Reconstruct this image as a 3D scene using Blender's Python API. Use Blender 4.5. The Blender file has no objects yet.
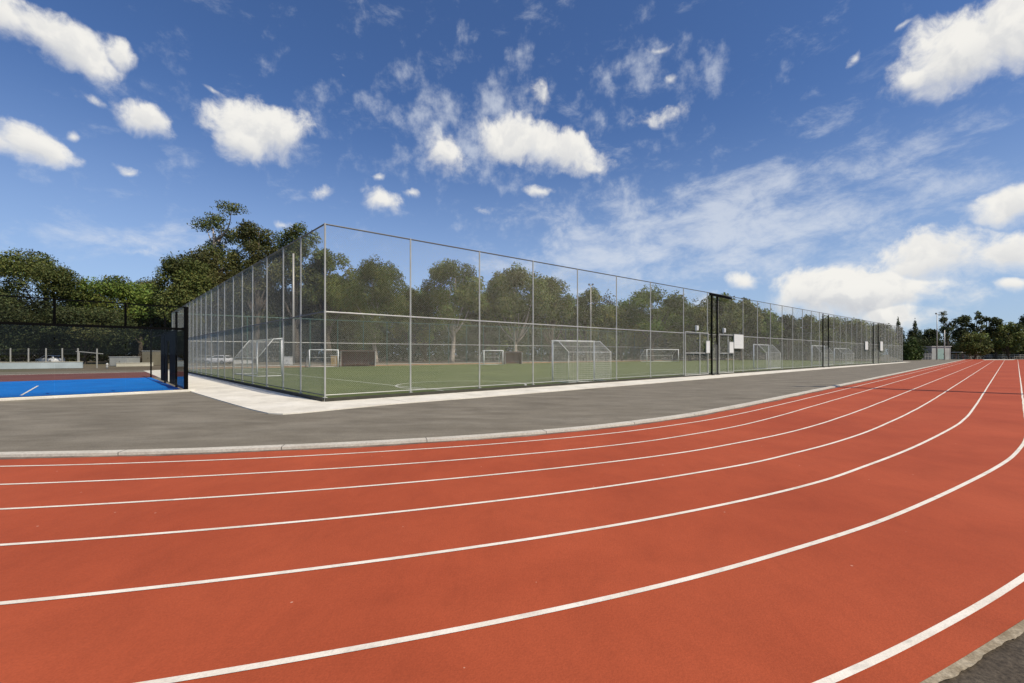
# An outdoor running track beside a caged football pitch, built as measured geometry.
LINES = [
    [[-29.34,23.88],[-29.13,22.93],[-28.88,21.99],[-28.58,21.06],[-28.24,20.15],[-27.85,19.26],[-27.43,18.38],[-26.97,17.53],[-26.46,16.7],[-25.92,15.89],[-25.35,15.1],[-24.73,14.35],[-24.09,13.62],[-23.41,12.93],[-22.7,12.26],[-21.96,11.63],[-21.19,11.04],[-20.39,10.48],[-19.57,9.96],[-18.73,9.47],[-17.86,9.03],[-16.98,8.63],[-16.07,8.27],[-15.15,7.95],[-14.22,7.67],[-13.28,7.43],[-12.33,7.25],[-11.36,7.1],[-10.4,7.0],[-9.43,6.95],[-8.45,6.94],[-7.48,6.99],[-6.52,7.07],[-5.55,7.2],[-4.6,7.37],[-3.65,7.57],[-2.71,7.81],[-1.77,8.09],[-0.85,8.4],[0.05,8.76],[0.94,9.16],[1.81,9.61],[2.64,10.12],[3.46,10.66],[4.25,11.23],[5.03,11.84],[5.78,12.49],[6.53,13.14],[7.28,13.81],[8.02,14.48],[8.76,15.16],[9.49,15.83],[10.23,16.51],[10.97,17.19],[11.7,17.87],[12.44,18.55],[13.17,19.23],[13.91,19.91],[14.65,20.58],[15.38,21.26],[16.12,21.94],[16.85,22.62],[19.06,24.66],[21.26,26.7],[23.47,28.73],[25.67,30.77],[27.88,32.81],[30.09,34.85],[32.29,36.88],[34.5,38.92],[46.26,49.79],[58.02,60.65],[69.79,71.52],[81.55,82.39],[93.32,93.25],[105.08,104.12],[116.84,114.98],[128.61,125.85],[140.37,136.72],[152.13,147.58]],
    [[-30.01,23.74],[-29.79,22.76],[-29.53,21.79],[-29.22,20.84],[-28.87,19.9],[-28.48,18.98],[-28.04,18.07],[-27.56,17.19],[-27.04,16.33],[-26.48,15.49],[-25.89,14.69],[-25.25,13.91],[-24.59,13.16],[-23.89,12.44],[-23.15,11.75],[-22.39,11.1],[-21.59,10.49],[-20.77,9.91],[-19.92,9.37],[-19.05,8.88],[-18.16,8.42],[-17.25,8.0],[-16.31,7.63],[-15.37,7.3],[-14.4,7.01],[-13.43,6.77],[-12.44,6.57],[-11.45,6.42],[-10.45,6.32],[-9.45,6.26],[-8.45,6.25],[-7.44,6.29],[-6.45,6.38],[-5.45,6.52],[-4.46,6.69],[-3.48,6.9],[-2.51,7.16],[-1.55,7.45],[-0.6,7.77],[0.33,8.15],[1.25,8.56],[2.15,9.02],[3.01,9.54],[3.85,10.1],[4.67,10.68],[5.46,11.31],[6.23,11.96],[6.98,12.62],[7.72,13.29],[8.46,13.96],[9.2,14.64],[9.94,15.31],[10.67,15.99],[11.41,16.67],[12.15,17.35],[12.88,18.02],[13.62,18.7],[14.35,19.38],[15.09,20.06],[15.83,20.74],[16.56,21.42],[17.3,22.09],[19.5,24.13],[21.71,26.17],[23.92,28.2],[26.13,30.24],[28.33,32.27],[30.54,34.31],[32.75,36.34],[34.95,38.38],[46.73,49.24],[58.5,60.09],[70.27,70.95],[82.04,81.81],[93.81,92.66],[105.59,103.52],[117.36,114.38],[129.13,125.23],[140.9,136.09],[152.67,146.95]],
    [[-30.96,23.55],[-30.73,22.53],[-30.46,21.52],[-30.14,20.52],[-29.77,19.54],[-29.36,18.57],[-28.9,17.63],[-28.4,16.71],[-27.86,15.81],[-27.27,14.94],[-26.65,14.09],[-25.99,13.28],[-25.29,12.5],[-24.56,11.75],[-23.8,11.03],[-23.0,10.35],[-22.17,9.71],[-21.31,9.11],[-20.42,8.54],[-19.51,8.02],[-18.58,7.54],[-17.63,7.11],[-16.65,6.72],[-15.66,6.38],[-14.66,6.08],[-13.64,5.82],[-12.61,5.62],[-11.57,5.46],[-10.53,5.35],[-9.48,5.29],[-8.44,5.28],[-7.39,5.33],[-6.34,5.42],[-5.31,5.57],[-4.28,5.76],[-3.26,5.99],[-2.25,6.25],[-1.24,6.55],[-0.25,6.9],[0.72,7.28],[1.68,7.71],[2.62,8.2],[3.5,8.76],[4.37,9.35],[5.21,9.98],[6.0,10.64],[6.77,11.31],[7.52,11.98],[8.26,12.66],[8.99,13.34],[9.73,14.01],[10.47,14.69],[11.2,15.37],[11.94,16.04],[12.68,16.72],[13.41,17.4],[14.15,18.08],[14.89,18.75],[15.62,19.43],[16.36,20.11],[17.1,20.79],[17.83,21.46],[20.04,23.5],[22.25,25.53],[24.46,27.56],[26.67,29.59],[28.88,31.63],[31.09,33.66],[33.3,35.69],[35.51,37.73],[47.3,48.56],[59.08,59.41],[70.87,70.25],[82.65,81.09],[94.44,91.93],[106.23,102.77],[118.01,113.61],[129.8,124.45],[141.58,135.29],[153.37,146.13]],
    [[-31.92,23.36],[-31.68,22.3],[-31.39,21.24],[-31.05,20.2],[-30.67,19.18],[-30.24,18.17],[-29.76,17.19],[-29.24,16.23],[-28.68,15.29],[-28.07,14.38],[-27.42,13.5],[-26.73,12.65],[-26.0,11.83],[-25.24,11.05],[-24.44,10.3],[-23.61,9.6],[-22.74,8.93],[-21.85,8.3],[-20.93,7.71],[-19.98,7.17],[-19.0,6.67],[-18.01,6.22],[-16.99,5.81],[-15.96,5.45],[-14.91,5.14],[-13.85,4.87],[-12.78,4.66],[-11.7,4.5],[-10.61,4.38],[-9.52,4.32],[-8.43,4.31],[-7.33,4.35],[-6.24,4.44],[-5.16,4.58],[-4.08,4.78],[-3.02,5.02],[-1.97,5.3],[-0.92,5.63],[0.11,6.0],[1.12,6.41],[2.12,6.86],[3.09,7.36],[4.03,7.94],[4.95,8.53],[5.84,9.16],[6.68,9.81],[7.48,10.46],[8.25,11.12],[9.01,11.77],[9.76,12.43],[10.51,13.09],[11.26,13.76],[12.0,14.43],[12.75,15.09],[13.49,15.76],[14.23,16.43],[14.98,17.1],[15.72,17.77],[16.46,18.44],[17.21,19.11],[17.95,19.78],[18.69,20.45],[20.92,22.46],[23.15,24.47],[25.38,26.48],[27.61,28.49],[29.84,30.5],[32.06,32.51],[34.29,34.52],[36.52,36.53],[48.41,47.26],[60.29,57.98],[72.18,68.7],[84.06,79.42],[95.95,90.14],[107.84,100.87],[119.72,111.59],[131.61,122.31],[143.49,133.03],[155.38,143.76]],
    [[-32.9,23.17],[-32.65,22.05],[-32.35,20.96],[-32.0,19.87],[-31.6,18.8],[-31.15,17.76],[-30.65,16.73],[-30.11,15.73],[-29.52,14.75],[-28.89,13.8],[-28.21,12.89],[-27.49,12.0],[-26.74,11.15],[-25.94,10.34],[-25.11,9.56],[-24.24,8.82],[-23.34,8.12],[-22.4,7.47],[-21.44,6.86],[-20.45,6.29],[-19.44,5.77],[-18.4,5.3],[-17.34,4.87],[-16.27,4.5],[-15.18,4.17],[-14.07,3.9],[-12.95,3.68],[-11.82,3.5],[-10.69,3.39],[-9.55,3.32],[-8.41,3.31],[-7.28,3.35],[-6.14,3.44],[-5.01,3.58],[-3.89,3.78],[-2.77,4.03],[-1.68,4.32],[-0.59,4.67],[0.48,5.06],[1.53,5.5],[2.56,5.99],[3.58,6.52],[4.54,7.12],[5.5,7.75],[6.41,8.4],[7.28,9.06],[8.1,9.72],[8.88,10.37],[9.65,11.01],[10.42,11.66],[11.17,12.31],[11.93,12.96],[12.68,13.62],[13.43,14.28],[14.18,14.94],[14.93,15.61],[15.68,16.27],[16.42,16.94],[17.17,17.61],[17.92,18.27],[18.66,18.94],[19.41,19.61],[21.64,21.61],[23.88,23.61],[26.12,25.61],[28.35,27.61],[30.59,29.61],[32.82,31.62],[35.06,33.62],[37.3,35.62],[49.22,46.3],[61.15,56.97],[73.07,67.65],[85.0,78.33],[96.92,89.0],[108.84,99.68],[120.77,110.35],[132.69,121.03],[144.62,131.71],[156.54,142.38]],
    [[-33.93,22.96],[-33.67,21.8],[-33.36,20.66],[-32.99,19.52],[-32.58,18.41],[-32.11,17.32],[-31.59,16.25],[-31.03,15.2],[-30.41,14.19],[-29.75,13.2],[-29.05,12.24],[-28.3,11.32],[-27.51,10.43],[-26.68,9.58],[-25.81,8.77],[-24.9,8.0],[-23.96,7.27],[-22.99,6.59],[-21.99,5.95],[-20.96,5.36],[-19.9,4.82],[-18.82,4.33],[-17.71,3.88],[-16.59,3.49],[-15.45,3.15],[-14.3,2.87],[-13.13,2.64],[-11.96,2.46],[-10.78,2.33],[-9.59,2.27],[-8.4,2.25],[-7.21,2.29],[-6.03,2.39],[-4.85,2.54],[-3.68,2.75],[-2.52,3.01],[-1.38,3.32],[-0.25,3.68],[0.87,4.09],[1.96,4.56],[3.03,5.08],[4.07,5.66],[5.06,6.31],[6.04,6.97],[6.99,7.64],[7.9,8.31],[8.75,8.95],[9.56,9.57],[10.35,10.19],[11.12,10.83],[11.88,11.47],[12.64,12.13],[13.39,12.79],[14.14,13.45],[14.89,14.11],[15.64,14.77],[16.39,15.44],[17.14,16.1],[17.88,16.76],[18.63,17.43],[19.38,18.09],[20.13,18.75],[22.38,20.75],[24.62,22.74],[26.87,24.73],[29.11,26.72],[31.36,28.71],[33.6,30.7],[35.85,32.69],[38.09,34.68],[50.07,45.3],[62.04,55.92],[74.02,66.53],[85.99,77.15],[97.97,87.77],[109.94,98.39],[121.91,109.0],[133.89,119.62],[145.86,130.24],[157.84,140.86]],
    [[-34.92,22.76],[-34.65,21.56],[-34.33,20.37],[-33.95,19.19],[-33.51,18.04],[-33.03,16.9],[-32.49,15.79],[-31.9,14.7],[-31.26,13.65],[-30.58,12.62],[-29.84,11.62],[-29.07,10.67],[-28.25,9.74],[-27.38,8.86],[-26.48,8.02],[-25.54,7.22],[-24.56,6.46],[-23.55,5.75],[-22.51,5.09],[-21.44,4.48],[-20.34,3.91],[-19.21,3.4],[-18.07,2.94],[-16.9,2.54],[-15.72,2.18],[-14.52,1.89],[-13.31,1.64],[-12.09,1.46],[-10.86,1.33],[-9.63,1.26],[-8.39,1.24],[-7.16,1.28],[-5.93,1.38],[-4.7,1.54],[-3.48,1.75],[-2.28,2.01],[-1.08,2.33],[0.09,2.7],[1.25,3.14],[2.38,3.65],[3.48,4.2],[4.55,4.81],[5.61,5.45],[6.65,6.1],[7.66,6.77],[8.59,7.45],[9.45,8.11],[10.24,8.76],[11.01,9.41],[11.76,10.07],[12.52,10.72],[13.27,11.38],[14.03,12.04],[14.78,12.7],[15.53,13.35],[16.29,14.01],[17.04,14.67],[17.8,15.32],[18.55,15.98],[19.3,16.64],[20.06,17.29],[20.81,17.95],[23.07,19.92],[25.34,21.89],[27.6,23.86],[29.86,25.83],[32.12,27.8],[34.39,29.77],[36.65,31.75],[38.91,33.72],[50.98,44.23],[63.04,54.74],[75.11,65.25],[87.17,75.76],[99.24,86.27],[111.3,96.78],[123.37,107.29],[135.43,117.8],[147.5,128.31],[159.56,138.82]],
    [[-35.94,22.56],[-35.66,21.31],[-35.33,20.07],[-34.93,18.85],[-34.48,17.65],[-33.98,16.47],[-33.42,15.31],[-32.81,14.19],[-32.14,13.09],[-31.43,12.02],[-30.67,10.99],[-29.86,9.99],[-29.01,9.03],[-28.11,8.12],[-27.17,7.24],[-26.2,6.41],[-25.18,5.62],[-24.13,4.89],[-23.05,4.2],[-21.93,3.56],[-20.79,2.98],[-19.62,2.44],[-18.43,1.97],[-17.22,1.54],[-15.99,1.18],[-14.75,0.87],[-13.49,0.62],[-12.22,0.42],[-10.95,0.29],[-9.66,0.22],[-8.38,0.2],[-7.1,0.24],[-5.82,0.35],[-4.55,0.51],[-3.28,0.73],[-2.03,1.01],[-0.79,1.34],[0.43,1.74],[1.63,2.19],[2.8,2.72],[3.94,3.3],[5.06,3.91],[6.14,4.6],[7.2,5.31],[8.21,6.05],[9.14,6.78],[9.99,7.47],[10.77,8.14],[11.54,8.78],[12.3,9.43],[13.07,10.08],[13.83,10.72],[14.59,11.37],[15.35,12.02],[16.12,12.67],[16.88,13.31],[17.64,13.96],[18.4,14.61],[19.17,15.25],[19.93,15.9],[20.69,16.55],[21.45,17.19],[23.74,19.13],[26.03,21.07],[28.32,23.01],[30.61,24.95],[32.9,26.89],[35.18,28.84],[37.47,30.77],[39.76,32.72],[51.96,43.06],[64.17,53.41],[76.37,63.76],[88.57,74.11],[100.77,84.46],[112.98,94.81],[125.18,105.15],[137.38,115.5],[149.59,125.85],[161.79,136.2]],
    [[-36.11,22.53],[-35.83,21.27],[-35.49,20.02],[-35.1,18.79],[-34.64,17.58],[-34.13,16.4],[-33.57,15.23],[-32.96,14.1],[-32.29,12.99],[-31.57,11.92],[-30.81,10.88],[-29.99,9.88],[-29.14,8.91],[-28.23,7.99],[-27.29,7.11],[-26.3,6.27],[-25.28,5.48],[-24.23,4.74],[-23.14,4.05],[-22.02,3.41],[-20.87,2.82],[-19.69,2.28],[-18.5,1.8],[-17.28,1.38],[-16.04,1.01],[-14.79,0.7],[-13.52,0.45],[-12.24,0.25],[-10.96,0.12],[-9.67,0.04],[-8.38,0.03],[-7.09,0.07],[-5.8,0.17],[-4.52,0.34],[-3.25,0.56],[-1.99,0.84],[-0.74,1.18],[0.49,1.57],[1.7,2.02],[2.87,2.55],[4.03,3.12],[5.17,3.73],[6.25,4.43],[7.32,5.14],[8.33,5.88],[9.27,6.62],[10.12,7.31],[10.91,7.98],[11.67,8.63],[12.44,9.27],[13.2,9.92],[13.96,10.57],[14.72,11.21],[15.49,11.86],[16.25,12.51],[17.01,13.15],[17.78,13.8],[18.54,14.45],[19.3,15.09],[20.06,15.74],[20.83,16.39],[21.59,17.04],[23.88,18.98],[26.16,20.91],[28.45,22.86],[30.74,24.8],[33.03,26.74],[35.32,28.68],[37.6,30.62],[39.89,32.56],[52.1,42.91],[64.3,53.25],[76.5,63.6],[88.7,73.95],[100.91,84.3],[113.11,94.65],[125.31,105.0],[137.52,115.34],[149.72,125.69],[161.92,136.04]]
]
import bpy, bmesh, math, random
import numpy as np
from mathutils import Vector, Matrix

random.seed(7)
scene = bpy.context.scene
col = scene.collection

# ------------------------------------------------------------------ survey of the place
# camera stands at the world origin, 1.6 m above the track, looking along +Y
F_PX, EYE, HOR = 440.0, 1.6, 354.5
def G(px, py, z=0.0):
    """ground position of a surveyed sight line"""
    Y = F_PX * (EYE - z) / (py - HOR)
    return Vector(((px - 512.0) / F_PX * Y, Y, z))
def at(px, Y, z=0.0):
    return Vector(((px - 512.0) / F_PX * Y, Y, z))
def height(py, Y):
    return EYE + (HOR - py) / F_PX * Y

# ------------------------------------------------------------------ object helpers
def link(o, parent=None):
    col.objects.link(o)
    if parent is not None:
        o.parent = parent
    return o
def tag(o, label, cat=None, group=None, kind=None):
    if label: o['label'] = label
    if cat: o['category'] = cat
    if group: o['group'] = group
    if kind: o['kind'] = kind
    return o
def empty(name, loc, label, cat, group=None, rz=0.0):
    o = bpy.data.objects.new(name, None)
    o.empty_display_size = 0.3
    o.location = loc
    o.rotation_euler = (0, 0, rz)
    link(o)
    tag(o, label, cat, group)
    return o
def copy_tree(o, parent=None):
    c = o.copy(); link(c); c.parent = parent
    for ch in list(o.children):
        copy_tree(ch, c)
    return c

class MB:
    """collects geometry, links it as ONE mesh object"""
    def __init__(s): s.v = []; s.f = []
    def quad(s, a, b, c, d):
        n = len(s.v); s.v += [tuple(a), tuple(b), tuple(c), tuple(d)]; s.f.append((n, n+1, n+2, n+3)); return s
    def poly(s, pts):
        n = len(s.v); s.v += [tuple(p) for p in pts]; s.f.append(tuple(range(n, n+len(pts)))); return s
    def box(s, c, size, rz=0.0, bev=0.0):
        bm = bmesh.new(); bmesh.ops.create_cube(bm, size=1.0)
        for v in bm.verts: v.co = Vector((v.co.x*size[0], v.co.y*size[1], v.co.z*size[2]))
        if bev > 0:
            bmesh.ops.bevel(bm, geom=bm.edges[:], offset=bev, segments=2, affect='EDGES', profile=0.5)
        M = Matrix.Translation(Vector(c)) @ Matrix.Rotation(rz, 4, 'Z')
        n = len(s.v)
        bm.verts.index_update()
        s.v += [tuple(M @ v.co) for v in bm.verts]
        s.f += [tuple(n + v.index for v in f.verts) for f in bm.faces]
        bm.free(); return s
    def bar(s, a, b, w, h=None):
        """rectangular bar a->b"""
        h = h or w
        a = Vector(a); b = Vector(b); d = (b-a).normalized()
        up = Vector((0,0,1)) if abs(d.z) < .95 else Vector((0,1,0))
        x = d.cross(up).normalized()*w/2; y = x.cross(d).normalized()*h/2
        n = len(s.v)
        for p in (a, b): s.v += [tuple(p-x-y), tuple(p+x-y), tuple(p+x+y), tuple(p-x+y)]
        s.f += [(n,n+1,n+5,n+4),(n+1,n+2,n+6,n+5),(n+2,n+3,n+7,n+6),(n+3,n,n+4,n+7),(n+3,n+2,n+1,n),(n+4,n+5,n+6,n+7)]
        return s
    def tube(s, pts, radii, sides=8, cap=True):
        pts = [Vector(p) for p in pts]
        if not hasattr(radii, '__len__'): radii = [radii]*len(pts)
        n0 = len(s.v); prev = None
        for i, p in enumerate(pts):
            d = (pts[min(i+1, len(pts)-1)] - pts[max(i-1, 0)]).normalized()
            if prev is None:
                ref = Vector((0,0,1)) if abs(d.z) < .9 else Vector((1,0,0))
                x = d.cross(ref).normalized()
            else:
                x = (prev - d*prev.dot(d)).normalized()
            y = d.cross(x); prev = x
            for k in range(sides):
                a = 2*math.pi*k/sides
                s.v.append(tuple(p + (x*math.cos(a) + y*math.sin(a))*radii[i]))
        for i in range(len(pts)-1):
            for k in range(sides):
                a = n0+i*sides+k; b = n0+i*sides+(k+1) % sides
                s.f.append((a, b, b+sides, a+sides))
        if cap:
            s.f.append(tuple(n0+k for k in reversed(range(sides))))
            s.f.append(tuple(n0+(len(pts)-1)*sides+k for k in range(sides)))
        return s
    def build(s, name, mat, parent=None, smooth=False):
        me = bpy.data.meshes.new(name)
        me.from_pydata(s.v, [], s.f); me.materials.append(mat); me.update()
        if smooth:
            for p in me.polygons: p.use_smooth = True
        o = bpy.data.objects.new(name, me)
        link(o, parent)
        if parent is not None and parent.type == 'EMPTY' and parent.parent is None:
            pass
        return o
def world_parent(o, root):
    """geometry given in world coordinates, moved into the frame of its root"""
    M = Matrix.Translation(root.location) @ Matrix.Rotation(root.rotation_euler.z, 4, 'Z')
    o.data.transform(M.inverted())
    return o
def wpart(mb, name, mat, root, smooth=False):
    return world_parent(mb.build(name, mat, root, smooth), root)
def structure(o):
    o['kind'] = 'structure'; return o

# ------------------------------------------------------------------ materials
def mat(name, color, rough=.6, metal=0.0, noise=0.0, nscale=5.0, bump=0.0, bscale=50.0, spec=0.4):
    m = bpy.data.materials.new(name); m.use_nodes = True
    nt = m.node_tree; b = nt.nodes['Principled BSDF']
    b.inputs['Roughness'].default_value = rough; b.inputs['Metallic'].default_value = metal
    b.inputs['Specular IOR Level'].default_value = spec
    b.inputs['Base Color'].default_value = (*color, 1)
    tc = nt.nodes.new('ShaderNodeTexCoord')
    if noise > 0:
        n = nt.nodes.new('ShaderNodeTexNoise'); n.inputs['Scale'].default_value = nscale; n.inputs['Detail'].default_value = 6
        nt.links.new(tc.outputs['Object'], n.inputs['Vector'])
        r = nt.nodes.new('ShaderNodeMapRange'); r.inputs['From Min'].default_value = .3; r.inputs['From Max'].default_value = .7
        r.inputs['To Min'].default_value = 1-noise; r.inputs['To Max'].default_value = 1+noise
        nt.links.new(n.outputs['Fac'], r.inputs['Value'])
        mx = nt.nodes.new('ShaderNodeMix'); mx.data_type = 'RGBA'; mx.blend_type = 'MULTIPLY'
        mx.inputs['Factor'].default_value = 1; mx.inputs['A'].default_value = (*color, 1)
        nt.links.new(r.outputs['Result'], mx.inputs['B']); nt.links.new(mx.outputs['Result'], b.inputs['Base Color'])
    if bump > 0:
        n2 = nt.nodes.new('ShaderNodeTexNoise'); n2.inputs['Scale'].default_value = bscale; n2.inputs['Detail'].default_value = 4
        nt.links.new(tc.outputs['Object'], n2.inputs['Vector'])
        bp = nt.nodes.new('ShaderNodeBump'); bp.inputs['Strength'].default_value = bump; bp.inputs['Distance'].default_value = .01
        nt.links.new(n2.outputs['Fac'], bp.inputs['Height']); nt.links.new(bp.outputs['Normal'], b.inputs['Normal'])
    return m

def ground_mat(name, c1, c2, c3, big=.25, fine=140.0, fine_amt=.25, bump=.5, stretch=(1,1,1), rot=0.0, speck=0.0, speck_col=(1,1,1), spec=.25, rough=.85):
    """ground sheet: three tones mixed by large noise, fine grain, grain bump, optional pale specks"""
    m = bpy.data.materials.new(name); m.use_nodes = True
    nt = m.node_tree; N = nt.nodes; Lk = nt.links; b = N['Principled BSDF']
    b.inputs['Roughness'].default_value = rough; b.inputs['Specular IOR Level'].default_value = spec
    tc = N.new('ShaderNodeTexCoord')
    mp = N.new('ShaderNodeMapping'); mp.inputs['Scale'].default_value = stretch; mp.inputs['Rotation'].default_value = (0,0,rot)
    Lk.new(tc.outputs['Object'], mp.inputs['Vector'])
    n1 = N.new('ShaderNodeTexNoise'); n1.inputs['Scale'].default_value = big; n1.inputs['Detail'].default_value = 7; n1.inputs['Roughness'].default_value = .6
    Lk.new(mp.outputs['Vector'], n1.inputs['Vector'])
    rp = N.new('ShaderNodeValToRGB')
    rp.color_ramp.elements[0].position = .32; rp.color_ramp.elements[0].color = (*c1, 1)
    rp.color_ramp.elements[1].position = .68; rp.color_ramp.elements[1].color = (*c3, 1)
    e = rp.color_ramp.elements.new(.5); e.color = (*c2, 1)
    Lk.new(n1.outputs['Fac'], rp.inputs['Fac'])
    n2 = N.new('ShaderNodeTexNoise'); n2.inputs['Scale'].default_value = fine; n2.inputs['Detail'].default_value = 3
    Lk.new(tc.outputs['Object'], n2.inputs['Vector'])
    mr = N.new('ShaderNodeMapRange'); mr.inputs['From Min'].default_value = .25; mr.inputs['From Max'].default_value = .75
    mr.inputs['To Min'].default_value = 1-fine_amt; mr.inputs['To Max'].default_value = 1+fine_amt
    Lk.new(n2.outputs['Fac'], mr.inputs['Value'])
    mx = N.new('ShaderNodeMix'); mx.data_type = 'RGBA'; mx.blend_type = 'MULTIPLY'; mx.inputs['Factor'].default_value = 1
    Lk.new(rp.outputs['Color'], mx.inputs['A']); Lk.new(mr.outputs['Result'], mx.inputs['B'])
    out = mx.outputs['Result']
    if speck > 0:
        vo = N.new('ShaderNodeTexVoronoi'); vo.inputs['Scale'].default_value = 5.0
        Lk.new(tc.outputs['Object'], vo.inputs['Vector'])
        lt = N.new('ShaderNodeMath'); lt.operation = 'LESS_THAN'; lt.inputs[1].default_value = speck
        Lk.new(vo.outputs['Distance'], lt.inputs[0])
        wn = N.new('ShaderNodeMath'); wn.operation = 'GREATER_THAN'; wn.inputs[1].default_value = .75
        sp = N.new('ShaderNodeSeparateColor'); Lk.new(vo.outputs['Color'], sp.inputs['Color']); Lk.new(sp.outputs['Red'], wn.inputs[0])
        mu = N.new('ShaderNodeMath'); mu.operation = 'MULTIPLY'; Lk.new(lt.outputs[0], mu.inputs[0]); Lk.new(wn.outputs[0], mu.inputs[1])
        mm = N.new('ShaderNodeMix'); mm.data_type = 'RGBA'; mm.inputs['B'].default_value = (*speck_col, 1)
        m5 = N.new('ShaderNodeMath'); m5.operation = 'MULTIPLY'; m5.inputs[1].default_value = .6; Lk.new(mu.outputs[0], m5.inputs[0])
        Lk.new(m5.outputs[0], mm.inputs['Factor']); Lk.new(out, mm.inputs['A']); out = mm.outputs['Result']
    Lk.new(out, b.inputs['Base Color'])
    if bump > 0:
        bp = N.new('ShaderNodeBump'); bp.inputs['Strength'].default_value = bump; bp.inputs['Distance'].default_value = .006
        Lk.new(n2.outputs['Fac'], bp.inputs['Height']); Lk.new(bp.outputs['Normal'], b.inputs['Normal'])
    return m

def leaf_mat(name):
    m = bpy.data.materials.new(name); m.use_nodes = True
    nt = m.node_tree; N = nt.nodes; Lk = nt.links; b = N['Principled BSDF']
    at_ = N.new('ShaderNodeAttribute'); at_.attribute_name = 'tint'
    b.inputs['Roughness'].default_value = .6; b.inputs['Specular IOR Level'].default_value = .2
    Lk.new(at_.outputs['Color'], b.inputs['Base Color'])
    tr = N.new('ShaderNodeBsdfTranslucent'); Lk.new(at_.outputs['Color'], tr.inputs['Color'])
    ms = N.new('ShaderNodeMixShader'); ms.inputs['Fac'].default_value = .22
    Lk.new(b.outputs['BSDF'], ms.inputs[1]); Lk.new(tr.outputs['BSDF'], ms.inputs[2])
    Lk.new(ms.outputs['Shader'], N['Material Output'].inputs['Surface'])
    return m

def glass_mat(name):
    m = bpy.data.materials.new(name); m.use_nodes = True
    nt = m.node_tree; N = nt.nodes; Lk = nt.links
    N.remove(N['Principled BSDF'])
    t = N.new('ShaderNodeBsdfTransparent'); t.inputs['Color'].default_value = (.92, .93, .92, 1)
    g = N.new('ShaderNodeBsdfGlossy'); g.inputs['Roughness'].default_value = .02
    fr = N.new('ShaderNodeFresnel'); fr.inputs['IOR'].default_value = 1.22
    ms = N.new('ShaderNodeMixShader')
    Lk.new(fr.outputs['Fac'], ms.inputs['Fac']); Lk.new(t.outputs['BSDF'], ms.inputs[1]); Lk.new(g.outputs['BSDF'], ms.inputs[2])
    Lk.new(ms.outputs['Shader'], N['Material Output'].inputs['Surface'])
    return m

M_TRACK = ground_mat('red_rubber', (.315,.058,.022), (.352,.068,.026), (.39,.079,.031), big=.35, fine=90, fine_amt=.10, bump=.35, speck=.045, speck_col=(.62,.35,.25), spec=.2)
def weather(m, scale, stretch, rot, lo, hi, amt):
    """multiply the base colour by a second, larger stain pattern"""
    nt = m.node_tree; N = nt.nodes; Lk = nt.links; b = N['Principled BSDF']
    src = b.inputs['Base Color'].links[0].from_socket
    tc = N.new('ShaderNodeTexCoord'); mp = N.new('ShaderNodeMapping'); mp.inputs['Scale'].default_value = stretch; mp.inputs['Rotation'].default_value = (0,0,rot)
    Lk.new(tc.outputs['Object'], mp.inputs['Vector'])
    n = N.new('ShaderNodeTexNoise'); n.inputs['Scale'].default_value = scale; n.inputs['Detail'].default_value = 8; n.inputs['Roughness'].default_value = .7; n.inputs['Distortion'].default_value = .6
    Lk.new(mp.outputs['Vector'], n.inputs['Vector'])
    r = N.new('ShaderNodeMapRange'); r.inputs['From Min'].default_value = lo; r.inputs['From Max'].default_value = hi; r.inputs['To Min'].default_value = 1-amt; r.inputs['To Max'].default_value = 1+amt*.5
    Lk.new(n.outputs['Fac'], r.inputs['Value'])
    mx = N.new('ShaderNodeMix'); mx.data_type = 'RGBA'; mx.blend_type = 'MULTIPLY'; mx.inputs['Factor'].default_value = 1
    Lk.new(src, mx.inputs['A']); Lk.new(r.outputs['Result'], mx.inputs['B']); Lk.new(mx.outputs['Result'], b.inputs['Base Color'])
weather(M_TRACK, 1.1, (1,1,1), .3, .30, .62, .09)
weather(M_TRACK, 6.0, (1,.35,1), -.6, .25, .50, .06)
M_ASPH = ground_mat('grey_asphalt', (.146,.126,.092), (.182,.159,.118), (.218,.193,.147), big=.5, fine=60, fine_amt=.30, bump=.6, stretch=(1,2.6,1), rot=math.radians(-25))
weather(M_ASPH, .8, (1,1.6,1), -.75, .32, .60, .16)
M_ASPH_ROUGH = ground_mat('rough_asphalt', (.050,.038,.024), (.072,.056,.038), (.094,.075,.052), big=4, fine=45, fine_amt=.5, bump=1.0)
M_EARTH = ground_mat('dry_earth', (.11,.085,.055), (.15,.12,.08), (.10,.10,.05), big=.08, fine=8, fine_amt=.35, bump=.4)
M_CONC = ground_mat('pale_concrete', (.58,.54,.45), (.67,.63,.53), (.74,.70,.60), big=.6, fine=30, fine_amt=.10, bump=.2)
weather(M_CONC, 1.6, (1,1,1), 0, .30, .58, .12)
M_KERB = ground_mat('kerb_concrete', (.46,.42,.345), (.52,.48,.40), (.57,.53,.445), big=1.3, fine=25, fine_amt=.18, bump=.3)
M_OLDKERB = ground_mat('worn_concrete', (.22,.17,.105), (.31,.255,.17), (.40,.34,.24), big=9, fine=60, fine_amt=.3, bump=.6)
M_TURF = ground_mat('artificial_turf', (.074,.098,.022), (.096,.120,.030), (.122,.145,.042), big=.18, fine=9, fine_amt=.25, bump=.7)
M_BLUE = ground_mat('blue_court', (.001,.135,.48), (.0015,.16,.54), (.003,.185,.60), big=.4, fine=30, fine_amt=.10, bump=.1, rough=.7)
M_MAROON = ground_mat('maroon_court', (.135,.052,.044), (.16,.064,.054), (.185,.078,.066), big=.3, fine=30, fine_amt=.12, bump=.1)
M_LINE = ground_mat('white_line_paint', (.60,.545,.45), (.69,.63,.53), (.74,.685,.585), big=2.0, fine=80, fine_amt=.10, bump=.3)
weather(M_LINE, 7.0, (1,1,1), 0, .28, .50, .20)
weather(M_BLUE, 1.0, (1,1,1), 0, .30, .6, .10)
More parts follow.
